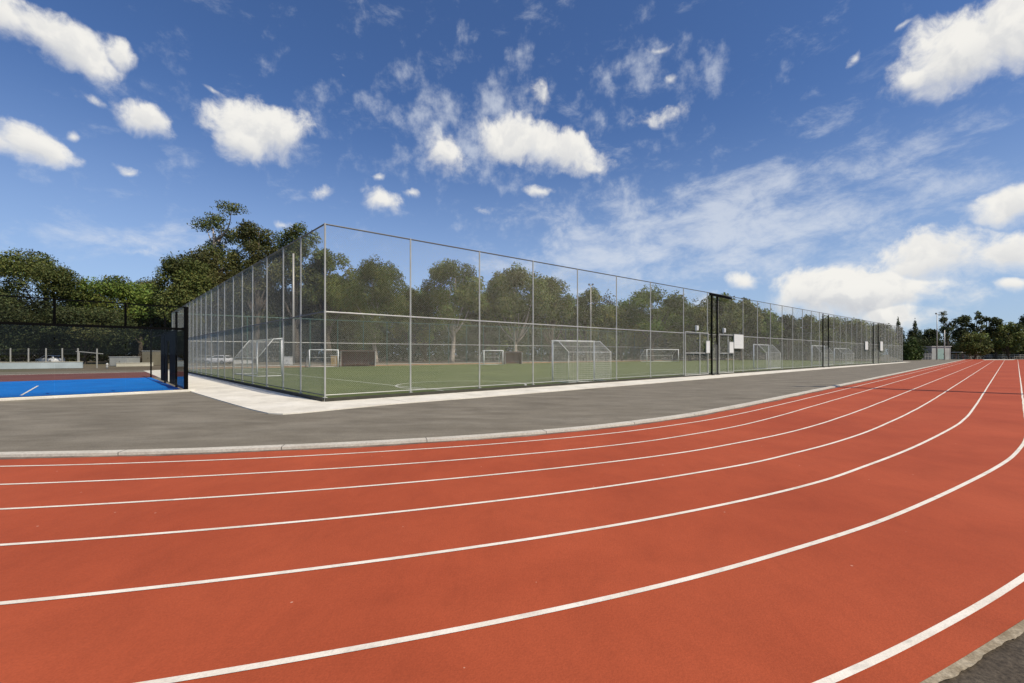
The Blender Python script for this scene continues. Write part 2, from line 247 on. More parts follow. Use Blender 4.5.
weather(M_TURF, .35, (1,3,1), -.72, .35, .6, .14)
M_TURFLINE = mat('turf_line_white', (.50,.50,.44), .9)
M_GALV = mat('galvanised_post', (.40,.40,.36), .5, .25, .12, 3)
M_GALVD = mat('dark_rail_steel', (.11,.11,.105), .5, .3)
M_WIRE = mat('netting_wire', (.40,.40,.34), .5, .3)
M_WIREB = mat('green_wire', (.10,.13,.10), .6, .1)
M_GREENPOST = mat('green_post', (.06,.13,.10), .5, .1, .1, 3)
M_BLACK = mat('black_steel', (.003,.003,.003), .7, 0, spec=.03)
M_BLACKMESH = mat('black_mesh_wire', (.012,.012,.013), .5, .2)
M_WHITE = mat('white_goal_paint', (.76,.76,.72), .4, 0, .06, 4)
M_NET = mat('white_net_cord', (.55,.55,.50), .9)
M_SIGN = mat('white_sign_board', (.60,.60,.56), .5, 0, .04, 2)
M_GLASS = glass_mat('court_glass')
M_DARKSCREEN = mat('dark_screen', (.004,.0045,.005), .8, 0, .1, 2, spec=.05)
M_POLE = mat('pale_mast_steel', (.42,.40,.35), .5, .3, .08, 1)
M_BARK = mat('bark', (.095,.075,.055), .9, 0, .35, 3, .8, 12)
M_PALEBARK = mat('pale_bark', (.30,.26,.21), .85, 0, .35, 2.5, .6, 10)
M_LEAF = leaf_mat('foliage')
M_RUSTBOX = mat('brown_panel', (.16,.075,.048), .7, 0, .15, 2)
M_OCHRE = mat('ochre_panel', (.42,.28,.10), .7, 0, .1, 2)
M_BROWNWALL = mat('orange_brown_kerb', (.34,.20,.11), .85, 0, .2, 1)
M_CARWHITE = mat('white_car_paint', (.74,.74,.74), .25, 0, 0)
M_CARRED = mat('silver_car_paint', (.42,.43,.45), .25, .4)
M_CARGLASS = mat('car_window_glass', (.012,.015,.018), .08, 0, spec=.6)
M_TYRE = mat('tyre_rubber', (.012,.012,.012), .85)
M_RIM = mat('wheel_rim', (.45,.45,.46), .35, .8)
M_LAMPGLASS = mat('lamp_lens', (.55,.56,.56), .15)
M_GREYWALL = mat('grey_render', (.34,.34,.31), .8, 0, .12, .8)
M_GREENDOOR = mat('pale_green_sheet', (.26,.36,.31), .6, 0, .08, 1)
M_PALEWALL = mat('pale_bluish_wall', (.40,.45,.46), .8, 0, .15, .7)
M_CREAMWALL = mat('cream_wall', (.50,.46,.36), .85, 0, .12, .7)
M_DARKPLINTH = mat('dark_plinth', (.045,.042,.030), .85, 0, .2, 3)
M_DRAB = mat('drab_wall', (.20,.175,.12), .85, 0, .15, .8)
M_ROOF = mat('pale_roof_sheet', (.55,.55,.52), .5, .1, .05, 2)

# ------------------------------------------------------------------ sheets
def sheet(name, pts, z, m):
    mb = MB(); mb.poly([(p[0], p[1], z) for p in pts])
    return structure(mb.build(name, m))
def slab(name, pts, z0, z1, m):
    mb = MB(); n = len(pts)
    mb.poly([(p[0], p[1], z1) for p in pts])
    for i in range(n):
        a, b = pts[i], pts[(i+1) % n]
        mb.quad((a[0],a[1],z0),(b[0],b[1],z0),(b[0],b[1],z1),(a[0],a[1],z1))
    return structure(mb.build(name, m))

# lane geometry: drop the unknown far left of the bend and run out straight along its tangent
LN = []
for P in LINES:
    P = [Vector((p[0], p[1], 0)) for p in P[31:]]
    d = (P[0]-P[1]).normalized()
    P = [P[0]+d*k for k in (40,27,18,12,8,5.2,3.3,2,1)] + P
    LN.append(P)
def offset(P, o):
    out = []
    for i, p in enumerate(P):
        d = (P[min(i+1, len(P)-1)]-P[max(i-1, 0)]).normalized()
        out.append(p + Vector((-d.y, d.x, 0))*o)     # + = towards the fence
    return out
def refine(P, n=6):
    """Catmull-Rom"""
    out = []
    for i in range(len(P)-1):
        p0, p1, p2, p3 = P[max(i-1,0)], P[i], P[i+1], P[min(i+2,len(P)-1)]
        if (p2-p1).length > 1.9: k = 1
        else: k = n
        for j in range(k):
            t = j/k
            out.append(.5*((2*p1)+(p2-p0)*t+(2*p0-5*p1+4*p2-p3)*t*t+(3*p1-p0-3*p2+p3)*t**3))
    out.append(P[-1]); return out
def ribbon(name, A, B, z, m):
    mb = MB(); n = len(A)
    mb.v = [(p.x,p.y,z) for p in A]+[(p.x,p.y,z) for p in B]
    mb.f = [(i, i+1, n+i+1, n+i) for i in range(n-1)]
    # keep normals up
    mb.f = [tuple(reversed(f)) for f in mb.f]
    return structure(mb.build(name, m))
LR = [refine(P) for P in LN]
def line_ribbon(name, P, w, z, m): return ribbon(name, offset(P, w/2), offset(P, -w/2), z, m)

KERB_W = .19
track_out = offset(LR[0], -KERB_W/2-.002)
ribbon('running_track', track_out, LR[8], .006, M_TRACK)
for i in range(1, 8):
    line_ribbon('lane_line', LR[i], .046 if i < 7 else .042, .0105, M_LINE)
# outer kerb: flush-topped concrete channel, 5 cm proud on the asphalt side
A = offset(LR[0], KERB_W/2); B = offset(LR[0], -KERB_W/2)
mb = MB(); n = len(A); zt = .055
for P, z in ((A, -.02), (A, zt), (B, zt-.005), (B, .0)):
    mb.v += [(p.x, p.y, z) for p in P]
for k in range(3):
    mb.f += [(k*n+i, (k+1)*n+i, (k+1)*n+i+1, k*n+i+1) for i in range(n-1)]
structure(mb.build('kerb', M_KERB))
# thin dark strips for the joints between the kerb stones
Ax, Bx = A, B
mb = MB(); run = 0.0; nxt = .4
for i in range(n-1):
    seg = (Ax[i+1]-Ax[i]).length
    while run+seg > nxt and Ax[i].y > 0 and Ax[i].y < 45:
        t_ = (nxt-run)/seg
        p_ = Ax[i].lerp(Ax[i+1], t_); q_ = Bx[i].lerp(Bx[i+1], t_); d_ = (Ax[i+1]-Ax[i]).normalized()*.005
        mb.quad(p_-d_+Vector((0,0,zt+.003)), q_-d_+Vector((0,0,zt-.002)), q_+d_+Vector((0,0,zt-.002)), p_+d_+Vector((0,0,zt+.003)))
        mb.quad(q_-d_*1.2+Vector((0,0,zt-.002)), q_-d_*1.2+(q_-p_).normalized()*.003, q_+d_*1.2+(q_-p_).normalized()*.003, q_+d_*1.2+Vector((0,0,zt-.002)))
        nxt += 2.4
    run += seg
    if nxt < run: nxt = run+.5
structure(mb.build('kerb_joint', mat('joint_dark', (.05,.043,.033), .9)))
# soil and rubber dust gathered in the channel beside the kerb
M_DUST = ground_mat('channel_dust', (.11,.075,.055), (.17,.125,.095), (.25,.20,.155), big=1.6, fine=30, fine_amt=.3, bump=.3)
rng = random.Random(3)
e1 = []
for i, p in enumerate(B):
    d = (B[min(i+1,n-1)]-B[max(i-1,0)]).normalized()
    e1.append(p - Vector((-d.y, d.x, 0))*(.10+.03*math.sin(i*.37)+.03*rng.random()))
ribbon('kerb_channel', B, e1, .0085, M_DUST)
# ragged inner edging and the rough asphalt beside it
P8 = refine(LN[8], 60)
P8 = [p for p in P8 if p.y < 60]
e2 = []
for i, p in enumerate(P8):
    d = (P8[min(i+1,len(P8)-1)]-P8[max(i-1,0)]).normalized()
    e2.append(p - Vector((-d.y, d.x, 0))*(.040+.006*math.sin(i*.21)+.004*math.sin(i*.53+1)+.006*rng.random()-.012*max(0,math.sin(i*.057+.5)-.8)*5))
ribbon('track_edging', P8, e2, .014, M_OLDKERB)
far_in = offset(LR[8], -40)
inn = [Vector((-60,-30,0)), Vector((80,-30,0)), Vector((200,60,0))]
ribbon('infield_asphalt', [p for p in offset(refine(LN[8],10), 0.002)], offset(refine(LN[8],10), -9), .002, M_ASPH_ROUGH)

# ground, asphalt
mb = MB(); mb.poly([(3500*math.cos(a*math.pi/32), 3500*math.sin(a*math.pi/32), -.03) for a in range(64)])
structure(mb.build('ground', M_EARTH))
sheet('asphalt_road', [(-70,-22),(70,-22),(260,150),(255,205),(160,160),(60,84),(-2,20),(-36,47),(-75,20)], -.004, M_ASPH)

# ------------------------------------------------------------------ the caged pitch: frame
C0 = Vector((-6.3, 14.8, 0))
U = Vector((.7489, .6627, 0)); U.normalize()           # along the front fence
V = Vector((-.681, .732, 0)); V.normalize()            # along the left fence
NRM = Vector((.6627, -.7489, 0))                        # out of the front fence, towards the track
L_FRONT = 121.0
B0 = Vector((-36.3, 47.0, 0)); L_LEFT = (B0-C0).length
L_BACK = 150.0
def front_s(px):                                        # distance along the front fence for a sight line
    k = (px-512)/F_PX
    # C0.x + U.x s = k (C0.y + U.y s)
    return (k*C0.y-C0.x)/(U.x-k*U.y)
D1 = C0+U*L_FRONT; D2 = B0+U*L_BACK
sheet('football_pitch', [C0, D1, D2, B0], .004, M_TURF)
# concrete apron around the cage
ap = []
for s_, w_ in ((L_FRONT, 1.3), (60, 1.6), (33, 1.9), (15, 2.1), (4.4, 2.15), (1.6, 2.05)):
    ap.append(C0+U*s_+NRM*w_)
corner = [G(300,413.0), G(283,414.2), G(268,413.4), G(252,409.8)]
ap += corner + [G(228,403), Vector((-13.45,18.55,0)), Vector((-24.0,30.0,0)), Vector((-36.0,43.0,0))]
ap += [B0+Vector((-.0,0,0)), C0+V*3, C0, C0+U*2, D1]
slab('pavement', ap, -.02, .028, M_CONC)

# expansion joints across the concrete apron
mb = MB(); M_JOINT = mat('slab_joint', (.20,.17,.13), .9)
for k in range(1, 30):
    s0 = 3.2*k-1.2
    w0 = 2.05-.010*s0 if s0 > 2 else 2.0
    a_ = C0+U*s0+NRM*.10; b_ = C0+U*s0+NRM*(w0-.12); d_ = U*.009; zz = Vector((0,0,.0305))
    mb.quad(a_-d_+zz, b_-d_+zz, b_+d_+zz, a_+d_+zz)
LN_ = Vector((-V.y, V.x, 0))
for k in range(0, 9):
    s0 = 1.0+3.0*k
    a_ = C0+V*s0+LN_*.12; b_ = C0+V*s0+LN_*(1.9 if k < 4 else 2.2); d_ = V*.009
    mb.quad(a_-d_+zz, b_-d_+zz, b_+d_+zz, a_+d_+zz)
structure(mb.build('pavement_joint', M_JOINT))
# pitch markings
def mark(pts, w=.10, z=.0085):
    P = [Vector((p[0],p[1],0)) for p in pts]
    line_ribbon('pitch_line', P, w, z, M_TURFLINE)
def Q(s, t): return C0+U*s+V*t
g0 = Q(5.6, .9)
mark([Q(5.6,.8), Q(5.6,41)]); mark([Q(5.6,.8), Q(110,.8)], .09); mark([Q(5.6,41), Q(110,41)])
for s_ in (38,):
    mark([Q(s_,.8), Q(s_,41)])
cc = G(462, 384.6)
for c_, r_ in ((cc, 3.4), (Q(64,21), 5)):
    mark([(c_.x+r_*math.cos(a*math.pi/24), c_.y+r_*math.sin(a*math.pi/24)) for a in range(49)], .11)
for s_ in (16, 27):
    mark([Q(s_,.8), Q(s_,6), Q(s_+9,6), Q(s_+9,.8)], .09)

# ------------------------------------------------------------------ netting built from real wires
def netting(P0, P1, zb0, zb1, zt0, zt1, spacing, r):
    """diagonal wires in both directions over the vertical quad P0-P1, as thin triangular rods"""
    P0 = Vector(P0); P1 = Vector(P1); L = (P1-P0).length; d = (P1-P0)/L; nn = Vector((-d.y, d.x, 0))
    mb = MB()
    mb_v, mb_f = mb.v, mb.f
    def zb(s): return zb0+(zb1-zb0)*s/L
    def zt(s): return zt0+(zt1-zt0)*s/L
    H = max(zt0, zt1)-min(zb0, zb1)
    z00 = min(zb0, zb1)
    for sg in (1, -1):
        k = int((L+H)/spacing)+2
        for i in range(k):
            s0 = (-H + i*spacing) if sg > 0 else (i*spacing)
            # wire: s = s0 + sg*q , z = z00 + q, q in [0,H]
            qs = []
            lo, hi = 0.0, H
            if sg > 0: lo = max(lo, -s0); hi = min(hi, L-s0)
            else: lo = max(lo, s0-L); hi = min(hi, s0)
            # top clip: z00+q <= zt0 + (zt1-zt0)*(s0+sg q)/L
            kt = (zt1-zt0)/L
            den = 1-sg*kt
            hi = min(hi, (zt0+kt*s0-z00)/den)
            kb = (zb1-zb0)/L
            lo = max(lo, (zb0+kb*s0-z00)/(1-sg*kb))
            if hi-lo < .03: continue
            a = P0+d*(s0+sg*lo)+Vector((0,0,z00+lo)); b = P0+d*(s0+sg*hi)+Vector((0,0,z00+hi))
            t = (b-a).normalized(); e = t.cross(nn)
            n0 = len(mb_v)
            for p in (a, b):
                for ang in (math.pi/2, math.pi*7/6, math.pi*11/6):
                    mb_v.append(tuple(p+nn*(r*math.cos(ang)+sg*r)+e*(r*math.sin(ang))))
            for j in range(3):
                j2 = (j+1) % 3
                mb_f.append((n0+j, n0+j2, n0+3+j2, n0+3+j))
    return mb

def fence(name, P0, P1, posts, ztop0, ztop1, zmid0, zmid1, label, post_mat, rail_mat, top_mat, wire_mat, pr=.031, spacing=.085, wr=.0018, plinth=True, lowrail=None, plinth_mat=None, post_label=None):
    root = empty(name, P0, label, 'fence')
    P0 = Vector(P0); P1 = Vector(P1); L = (P1-P0).length; d = (P1-P0)/L
    zt = lambda s: ztop0+(ztop1-ztop0)*s/L
    zm = lambda s: zmid0+(zmid1-zmid0)*s/L
    for s in posts:
        p = P0+d*s
        mb = MB()
        mb.tube([p, p+Vector((0,0,zt(s)+.03))], pr, 8)
        mb.box(p+Vector((0,0,.165)), (pr*4, pr*4, .02), math.atan2(d.y,d.x))
        mb.tube([p+Vector((0,0,zm(s)-.06)), p+Vector((0,0,zm(s)+.06))], pr*1.25, 8)
        wpart(mb, 'post', post_mat, root)
    mb = MB(); mb.tube([P0+Vector((0,0,zt(0))), P1+Vector((0,0,zt(L)))], pr*.85, 8); wpart(mb, 'top_rail', top_mat, root)
    mb = MB(); mb.tube([P0+Vector((0,0,zm(0))), P1+Vector((0,0,zm(L)))], pr*.9, 8); wpart(mb, 'middle_rail', rail_mat, root)
    mb = MB(); mb.tube([P0+Vector((0,0,.24)), P1+Vector((0,0,.24))], pr*.6, 6); wpart(mb, 'bottom_rail', rail_mat, root)
    if lowrail:
        mb = MB(); mb.tube([P0+Vector((0,0,lowrail)), P1+Vector((0,0,lowrail))], pr*.6, 6); wpart(mb, 'low_rail', rail_mat, root)
    # heavier chain link below the middle rail, thinner ball-stop netting above it
    wpart(netting(P0, P1, .2, .2, zm(0), zm(L), spacing*.85, wr), 'chain_link', wire_mat, root)
    wpart(netting(P0, P1, zm(0), zm(L), zt(0), zt(L), spacing, wr*.78), 'netting', wire_mat, root)
    if plinth:
        nn = Vector((-d.y, d.x, 0))
        mb = MB()
        c = (P0+P1)/2
        mb.box((c.x, c.y, .07), (L, .16, .13), math.atan2(d.y, d.x), .012)
        wpart(mb, 'plinth', plinth_mat or M_DARKPLINTH, root)
    return root

gates_px = [(710.5, 716.0), (822.0, 827.5), (872.5, 877.5)]
fp = [front_s(x) for x in (325, 410.5, 479.5, 533, 577.5, 616.5, 650.5, 683.5, 707.4, 717.9)]
s = front_s(743)
fp.append(s)
while s < L_FRONT-3.4:
    s += 3.3
    if all(abs(s-front_s(a)) > 1.0 for g in gates_px for a in g): fp.append(s)
fp.append(L_FRONT-.05)
front = fence('chain_link_fence', C0, D1, fp, 6.0, 7.5, 3.05, 3.45, 'tall pale wire fence on galvanised posts facing the grey road and red track', M_GALV, M_GALV, M_GALVD, M_WIRE)
left_posts = [1.0*((7.46-.93*0)*0)]
lp = []
for px in (300.8, 283.4, 267, 252.8, 242.5, 233.5, 224.8, 218.3, 211.6, 206.2, 201.4, 197.2, 193.4, 190.2, 187.2):
    k = (px-512)/F_PX
    lp.append((k*C0.y-C0.x)/(V.x-k*V.y))
lp = [s for s in lp if .5 < s < L_LEFT-.5] + [L_LEFT-.05]
leftf = fence('chain_link_fence', C0, B0, lp, 6.0, 6.1, 3.05, 3.05, 'tall wire fence with close-set pale posts along the left end of the pitch', M_GALV, M_GALVD, M_GALVD, M_WIRE, pr=.030, wr=.0021)
bp = [i*3.5 for i in range(0, int(L_BACK/3.5)+1)]
backf = fence('chain_link_fence', B0+V*.03, D2, bp, 6.0, 7.6, 3.07, 3.6, 'far green-posted wire fence along the back of the pitch in front of the trees', M_GREENPOST, M_GALV, M_GREENPOST, M_WIREB, pr=.05, spacing=.11, wr=.0022, plinth_mat=M_BROWNWALL)
endL = (D2-D1).length
endf = fence('chain_link_fence', D1, D2, [i*4.0 for i in range(1, int(endL/4.0))], 7.5, 7.6, 3.4, 3.6, 'distant end wire fence of the pitch beside the dark green bush', M_GALV, M_GALVD, M_GALVD, M_WIRE, spacing=.11, wr=.0022)

# ------------------------------------------------------------------ gateways in the front fence
def gateway(pa, pb, beam_px, label, leaves=True, signs=()):
    sa, sb = front_s(pa), front_s(pb)
    O = C0+U*sa
    root = empty('cage_gate', O, label, 'gate')
    ztop = 6.0+1.5*sa/L_FRONT
    off = NRM*.10
    for s_ in (sa, sb):
        mb = MB(); p = C0+U*s_+off
        mb.box((p.x,p.y,ztop/2-.05), (.10,.10,ztop-.1), math.atan2(U.y,U.x), .01)
        mb.box((p.x,p.y,.04), (.3,.3,.03), math.atan2(U.y,U.x))
        wpart(mb, 'gate_post', M_BLACK, root)
    if beam_px:
        mb = MB(); s0, s1 = front_s(beam_px[0]), front_s(beam_px[1])
        a = C0+U*s0+off*1.9+Vector((0,0,ztop-.16)); b = C0+U*s1+off*1.9+Vector((0,0,ztop-.16))
        mb.bar(a, b, .10, .17)
        wpart(mb, 'top_beam', M_BLACK, root)
    # door between the posts
    mb = MB(); zd = 2.35
    a = C0+U*(sa+.09)+off; b = C0+U*(sb-.09)+off
    for z in (.12, 1.2, zd): mb.bar(a+Vector((0,0,z)), b+Vector((0,0,z)), .045)
    for q in (a, b): mb.bar(q+Vector((0,0,.1)), q+Vector((0,0,zd)), .05)
    wpart(mb, 'door_frame', M_GALVD, root)
    wpart(netting(a, b, .12, .12, zd, zd, .075, .0017), 'door_mesh', M_WIRE, root)
    if leaves:
        for x0, x1, xin in ((684.2, 707.0, 698.8), (718.3, 732.5, 727.0)):
            mb = MB(); s0, s1 = front_s(x0), front_s(x1)
            q0 = C0+U*s0+off*.8; q1 = C0+U*s1+off*.8
            for z in (.15, 1.72, 3.22): mb.bar(q0+Vector((0,0,z)), q1+Vector((0,0,z)), .06)
            for q in (q0, C0+U*front_s(xin)+off*.8, q1): mb.bar(q+Vector((0,0,.1)), q+Vector((0,0,3.25)), .055)
            wpart(mb, 'side_frame', M_GALV, root)
    return root
g1 = gateway(710.5, 716.0, (707.5, 729), 'tall black-posted gateway with a dark top beam and white board beside it')
g2 = gateway(822.0, 827.5, None, 'pair of tall dark gate posts between the black-beamed gateway and the farthest gate', leaves=False)
g3 = gateway(872.5, 877.5, None, 'farthest pair of tall dark gate posts near the right end of the fence', leaves=False)

def board(px0, px1, py0, py1, name, label, cat, group=None, lines=False):
    s0, s1 = front_s(px0), front_s(px1)
    c = C0+U*(s0+s1)/2+NRM*.17; Yc = c.y
    z0, z1 = height(py1, Yc), height(py0, Yc)
    root = empty(name, c+Vector((0,0,z0)), label, cat, group, math.atan2(U.y, U.x))
    w = (s1-s0); h = z1-z0
    mb = MB(); mb.box((0,0,h/2), (w, .03, h), 0, .006); mb.build('panel', M_SIGN, root)
    mb = MB()
    for x in (-w/2-.015, w/2+.015): mb.bar((x,0,-.03),(x,0,h+.03),.03,.05)
    for z in (-.015, h+.015): mb.bar((-w/2,0,z),(w/2,0,z),.05,.03)
    mb.build('rim', M_GALV, root)
    if lines:
        mb = MB()
        # faint rows of print, too small to read in the photograph
        for k, (a_, b_) in enumerate(((.12,.62),(.12,.80),(.12,.74),(.12,.55),(.12,.78))):
            z = h*(.82-.14*k)
            mb.quad((-w/2+a_*w, -.0175, z-.022), (-w/2+b_*w, -.0175, z-.022), (-w/2+b_*w, -.0175, z+.022), (-w/2+a_*w, -.0175, z+.022))
        mb.build('print', mat('faded_print', (.52,.53,.53), .7), root)
    return root
board(731.9, 741.2, 334.5, 348.2, 'notice_board', 'large square white notice board hung high on the fence right of the gateway', 'sign', lines=True)
board(704.0, 707.4, 341.0, 352.6, 'small_sign', 'narrow upright white sign on the left frame of the black-beamed gateway', 'sign')
board(727.2, 731.2, 342.0, 352.6, 'small_sign', 'narrow upright white sign just left of and below the large notice board', 'sign')
board(863.8, 866.6, 341.5, 349.5, 'small_sign', 'tiny white panel on the fence left of the farthest gate posts', 'sign')
board(879.0, 881.6, 341.5, 350.5, 'small_sign', 'tiny white panel on the fence right of the farthest gate posts', 'sign')
def gate_lamp(px, label):
    s_ = front_s(px); c = C0+U*s_+NRM*.10+Vector((0,0,3.22))
    root = empty('floodlight', c, label, 'lamp', 'small white floodlights on the gate rails', math.atan2(U.y, U.x))
    mb = MB(); mb.bar((0,0,0),(0,0,.14),.05); mb.build('bracket', M_GALV, root)
    mb = MB(); mb.box((0,-.06,.32),(.26,.16,.36),0,.03); mb.build('lamp_housing', M_SIGN, root)
    mb = MB(); mb.box((0,-.147,.32),(.2,.012,.28)); mb.build('lens', M_LAMPGLASS, root)
gate_lamp(694.6, 'small white floodlight on the rail left of the gateway posts')
gate_lamp(722.0, 'small white floodlight on the rail right of the gateway posts')

# ------------------------------------------------------------------ goals
def net_patch(mb, a, b, c, d, nu, nv, r=.004):
    """grid of cords over the quad a-b-c-d"""
    a, b, c, d = map(Vector, (a, b, c, d))
    for i in range(nu+1):
        t = i/nu; mb.tube([a.lerp(b, t), d.lerp(c, t)], r, 3, False)
    for j in range(nv+1):
        t = j/nv; mb.tube([a.lerp(d, t), b.lerp(c, t)], r, 3, False)
def goal(p0, p1, h, depth, hb, label, r=.06, topd=.35, cord=.12, cr=.004):
    """p0,p1: feet of the posts; depth: ground vector towards the back of the net; hb: height of the back frame"""
    p0 = Vector(p0); p1 = Vector(p1); dp = Vector(depth)
    root = empty('goal', (p0+p1)/2, label, 'goal')
    Z = lambda z: Vector((0,0,z))
    for p in (p0, p1):
        mb = MB(); mb.tube([p, p+Z(h)], r, 10); wpart(mb, 'goalpost', M_WHITE, root, True)
    mb = MB(); ux = (p1-p0).normalized(); mb.tube([p0+Z(h)-ux*r, p1+Z(h)+ux*r], r, 10); wpart(mb, 'crossbar', M_WHITE, root, True)
    mb = MB()
    for p in (p0, p1):
        mb.tube([p+Z(.04), p+dp+Z(.04)], r*.45, 6)
        mb.tube([p+dp+Z(.04), p+dp+Z(hb)], r*.3, 6)
        mb.tube([p+dp+Z(hb), p+dp*topd+Z(h)], r*.32, 6)
        mb.tube([p+Z(h), p+dp*topd+Z(h)], r*.5, 6)
    mb.tube([p0+dp+Z(.04), p1+dp+Z(.04)], r*.55, 6)
    mb.tube([p0+dp+Z(hb), p1+dp+Z(hb)], r*.28, 6)
    wpart(mb, 'net_frame', M_WHITE, root, True)
    mb = MB(); W = (p1-p0).length; D = dp.length
    nu = max(6, int(W/cord)); nd = max(3, int(D/cord)); nh = max(5, int(h/cord))
    net_patch(mb, p0+dp+Z(.05), p1+dp+Z(.05), p1+dp+Z(hb), p0+dp+Z(hb), nu, max(3, int(hb/cord)), cr)
    net_patch(mb, p0+dp+Z(hb), p1+dp+Z(hb), p1+dp*topd+Z(h), p0+dp*topd+Z(h), nu, max(3, nd), cr)
    net_patch(mb, p0+dp*topd+Z(h), p1+dp*topd+Z(h), p1+Z(h), p0+Z(h), nu, 3, cr)
    for p in (p0, p1):
        net_patch(mb, p+Z(.05), p+dp+Z(.05), p+dp+Z(hb), p+Z(hb), nd, max(3, int(hb/cord)), cr)
        net_patch(mb, p+Z(hb), p+dp+Z(hb), p+dp*topd+Z(h), p+Z(h), nd, 3, cr)
    wpart(mb, 'net', M_NET, root)
    return root
goal(at(552.6,25.8), at(594.2,27.3), 2.41, NRM*1.25, 1.75, 'nearest white goal with its net backed against the front fence', r=.05, cord=.11, cr=.005)
pg0, pg1 = at(282,32.7), at(257,37.0)
goal(pg0, pg1, 2.78, -U*1.6, 1.35, 'wide white goal at the left end of the pitch, seen through the left fence', r=.07, cord=.14, cr=.004)
goal(at(309.5,55.2), at(338.2,56.8), 2.2, V*1.0, 1.2, 'small white goal at the back of the pitch beside the long brown shelter', r=.055, cord=.2, cr=.005)
goal(at(484,69.4), at(503,70.6), 2.25, V*1.0, 1.2, 'small distant white goal left of the narrow brown shelter', r=.06, cord=.2, cr=.005)
goal(at(646.9,98), at(678.5,102.5), 2.75, V*1.5, 1.4, 'distant wide white goal at the back of the pitch right of the nearest goal', r=.08, cord=.25, cr=.006)
goal(at(753.7,50), at(768.6,53.4), 2.75, NRM*1.3, 1.8, 'white goal just right of the large notice board', r=.06, cord=.14, cr=.005)
goal(at(812,64.5), at(824.5,68.0), 2.9, NRM*1.2, 1.8, 'distant white goal left of the middle pair of dark gate posts', r=.07, cord=.2, cr=.006)
goal(at(834.5,78), at(846,82), 2.7, NRM*1.2, 1.8, 'distant white goal right of the middle pair of dark gate posts', r=.07, cord=.2, cr=.006)

# ------------------------------------------------------------------ shelters at the back of the pitch
def shelter(px0, px1, Y, h, label, m=M_RUSTBOX):
    a = at(px0, Y-.6); b = at(px1, Y+.6)
    c = (a+b)/2; W = (b-a).length; rz = math.atan2((b-a).y, (b-a).x)
    root = empty('team_shelter', c, label, 'shelter', None, rz)
    mb = MB()
    for i in range(5):
        w = W/5; mb.box((-W/2+w*(i+.5), .55, h/2+.05), (w-.03, .04, h-.1))
    mb.build('back_panel', m, root)
    for x in (-W/2, W/2):
        mb = MB(); mb.box((x,.05,h/2), (.04,1.05,h)); mb.build('side_panel', m, root)
    mb = MB()
    for x in (-W/2-.03, W/2+.03):
        mb.bar((x,-.55,0),(x,-.55,h+.03),.06); mb.bar((x,.6,0),(x,.6,h+.03),.06)
    for y in (-.55,.6): mb.bar((-W/2,y,h+.03),(W/2,y,h+.03),.06)
    mb.build('frame', M_GALV, root)
    mb = MB(); mb.box((0,0.02,h+.10),(W+.25,1.4,.06)); mb.build('roof', m, root)
    mb = MB(); mb.box((0,.2,.45),(W-.3,.4,.05)); mb.bar((-W/2+.4,.2,0),(-W/2+.4,.2,.43),.06); mb.bar((W/2-.4,.2,0),(W/2-.4,.2,.43),.06); mb.build('bench', M_GALVD, root)
    return root
shelter(341.5, 375, 59.0, 2.05, 'long brown team shelter beside the small back goal')
shelter(504, 520.5, 75.0, 2.0, 'narrow brown team shelter right of the small distant goal')
def panel_box(px0, px1, Y, z1, label, m, name='utility_cabinet', cat='cabinet', depth=.8):
    a, b = at(px0, Y), at(px1, Y); W = (b-a).length; c = (a+b)/2
    root = empty(name, c, label, cat)
    mb = MB(); mb.box((0,0,z1/2),(W,depth,z1),0,.03); mb.build('body', m, root)
    mb = MB(); mb.box((0,0,z1+.035),(W+.12,depth+.12,.06),0,.015); mb.build('lid', M_ROOF, root)
    for sx in (-1, 1):
        mb = MB(); mb.box((sx*W*.245,-depth/2-.012,z1*.52),(W*.45,.02,z1*.84),0,.004); mb.build('door', m, root)
    mb = MB(); mb.box((W*.05,-depth/2-.04,z1*.5),(.03,.03,.18)); mb.build('handle', M_BLACK, root)
    return root
panel_box(332, 337.5, 60.5, 1.45, 'small ochre cabinet between the back goal and the long brown shelter', M_OCHRE)
panel_box(284.5, 291.5, 69, 1.25, 'white utility cabinet at the foot of the left lighting mast', M_SIGN)

# ------------------------------------------------------------------ lighting masts
def mast(px, Y, h, label, lamps=2, rb=.16, rt=.08, arm=.0, rz=0.0, loc=None):
    p = loc if loc is not None else at(px, Y)
    root = empty('lighting_mast', p, label, 'light pole', None, rz)
    mb = MB(); mb.tube([(0,0,0),(0,0,h*.5),(0,0,h)], [rb,(rb+rt)/2,rt], 10); mb.box((0,0,.03),(rb*4,rb*4,.06)); mb.build('pole', M_POLE, root, True)
    if lamps:
        mb = MB(); mb.bar((-.5-arm,0,h-.1),(.5+arm,0,h-.1),.08); mb.build('cross_arm', M_GALV, root)
        for k in range(lamps):
            x = (-.4-arm)+(.8+2*arm)*k/max(1,lamps-1)
            mb = MB(); mb.box((x,-.12,h+.12),(.42,.22,.34),0,.04); mb.build('lamp_head', M_GALVD, root)
    return root
mast(293.4, 74, 18.6, 'tall pale mast rising behind the corner of the left fence', lamps=0, rb=.19, rt=.15)
mast(590.8, 100, 17.4, 'slim lamp-topped mast behind the nearest goal', lamps=2, rb=.16, rt=.09)
mast(937, 132, 13.8, 'taller of the two slim masts beside the grey building by the track end', lamps=1, rb=.14, rt=.08)
mast(944.5, 128, 8.7, 'shorter of the two slim masts, in front of the grey building by the track end', lamps=0, rb=.15, rt=.11)
mast(0, 0, 14.2, 'floodlight mast on the right of the track casting a thin shadow across the lanes', lamps=3, rb=.34, rt=.26, arm=.5, loc=Vector((24.6,14.6,0)))

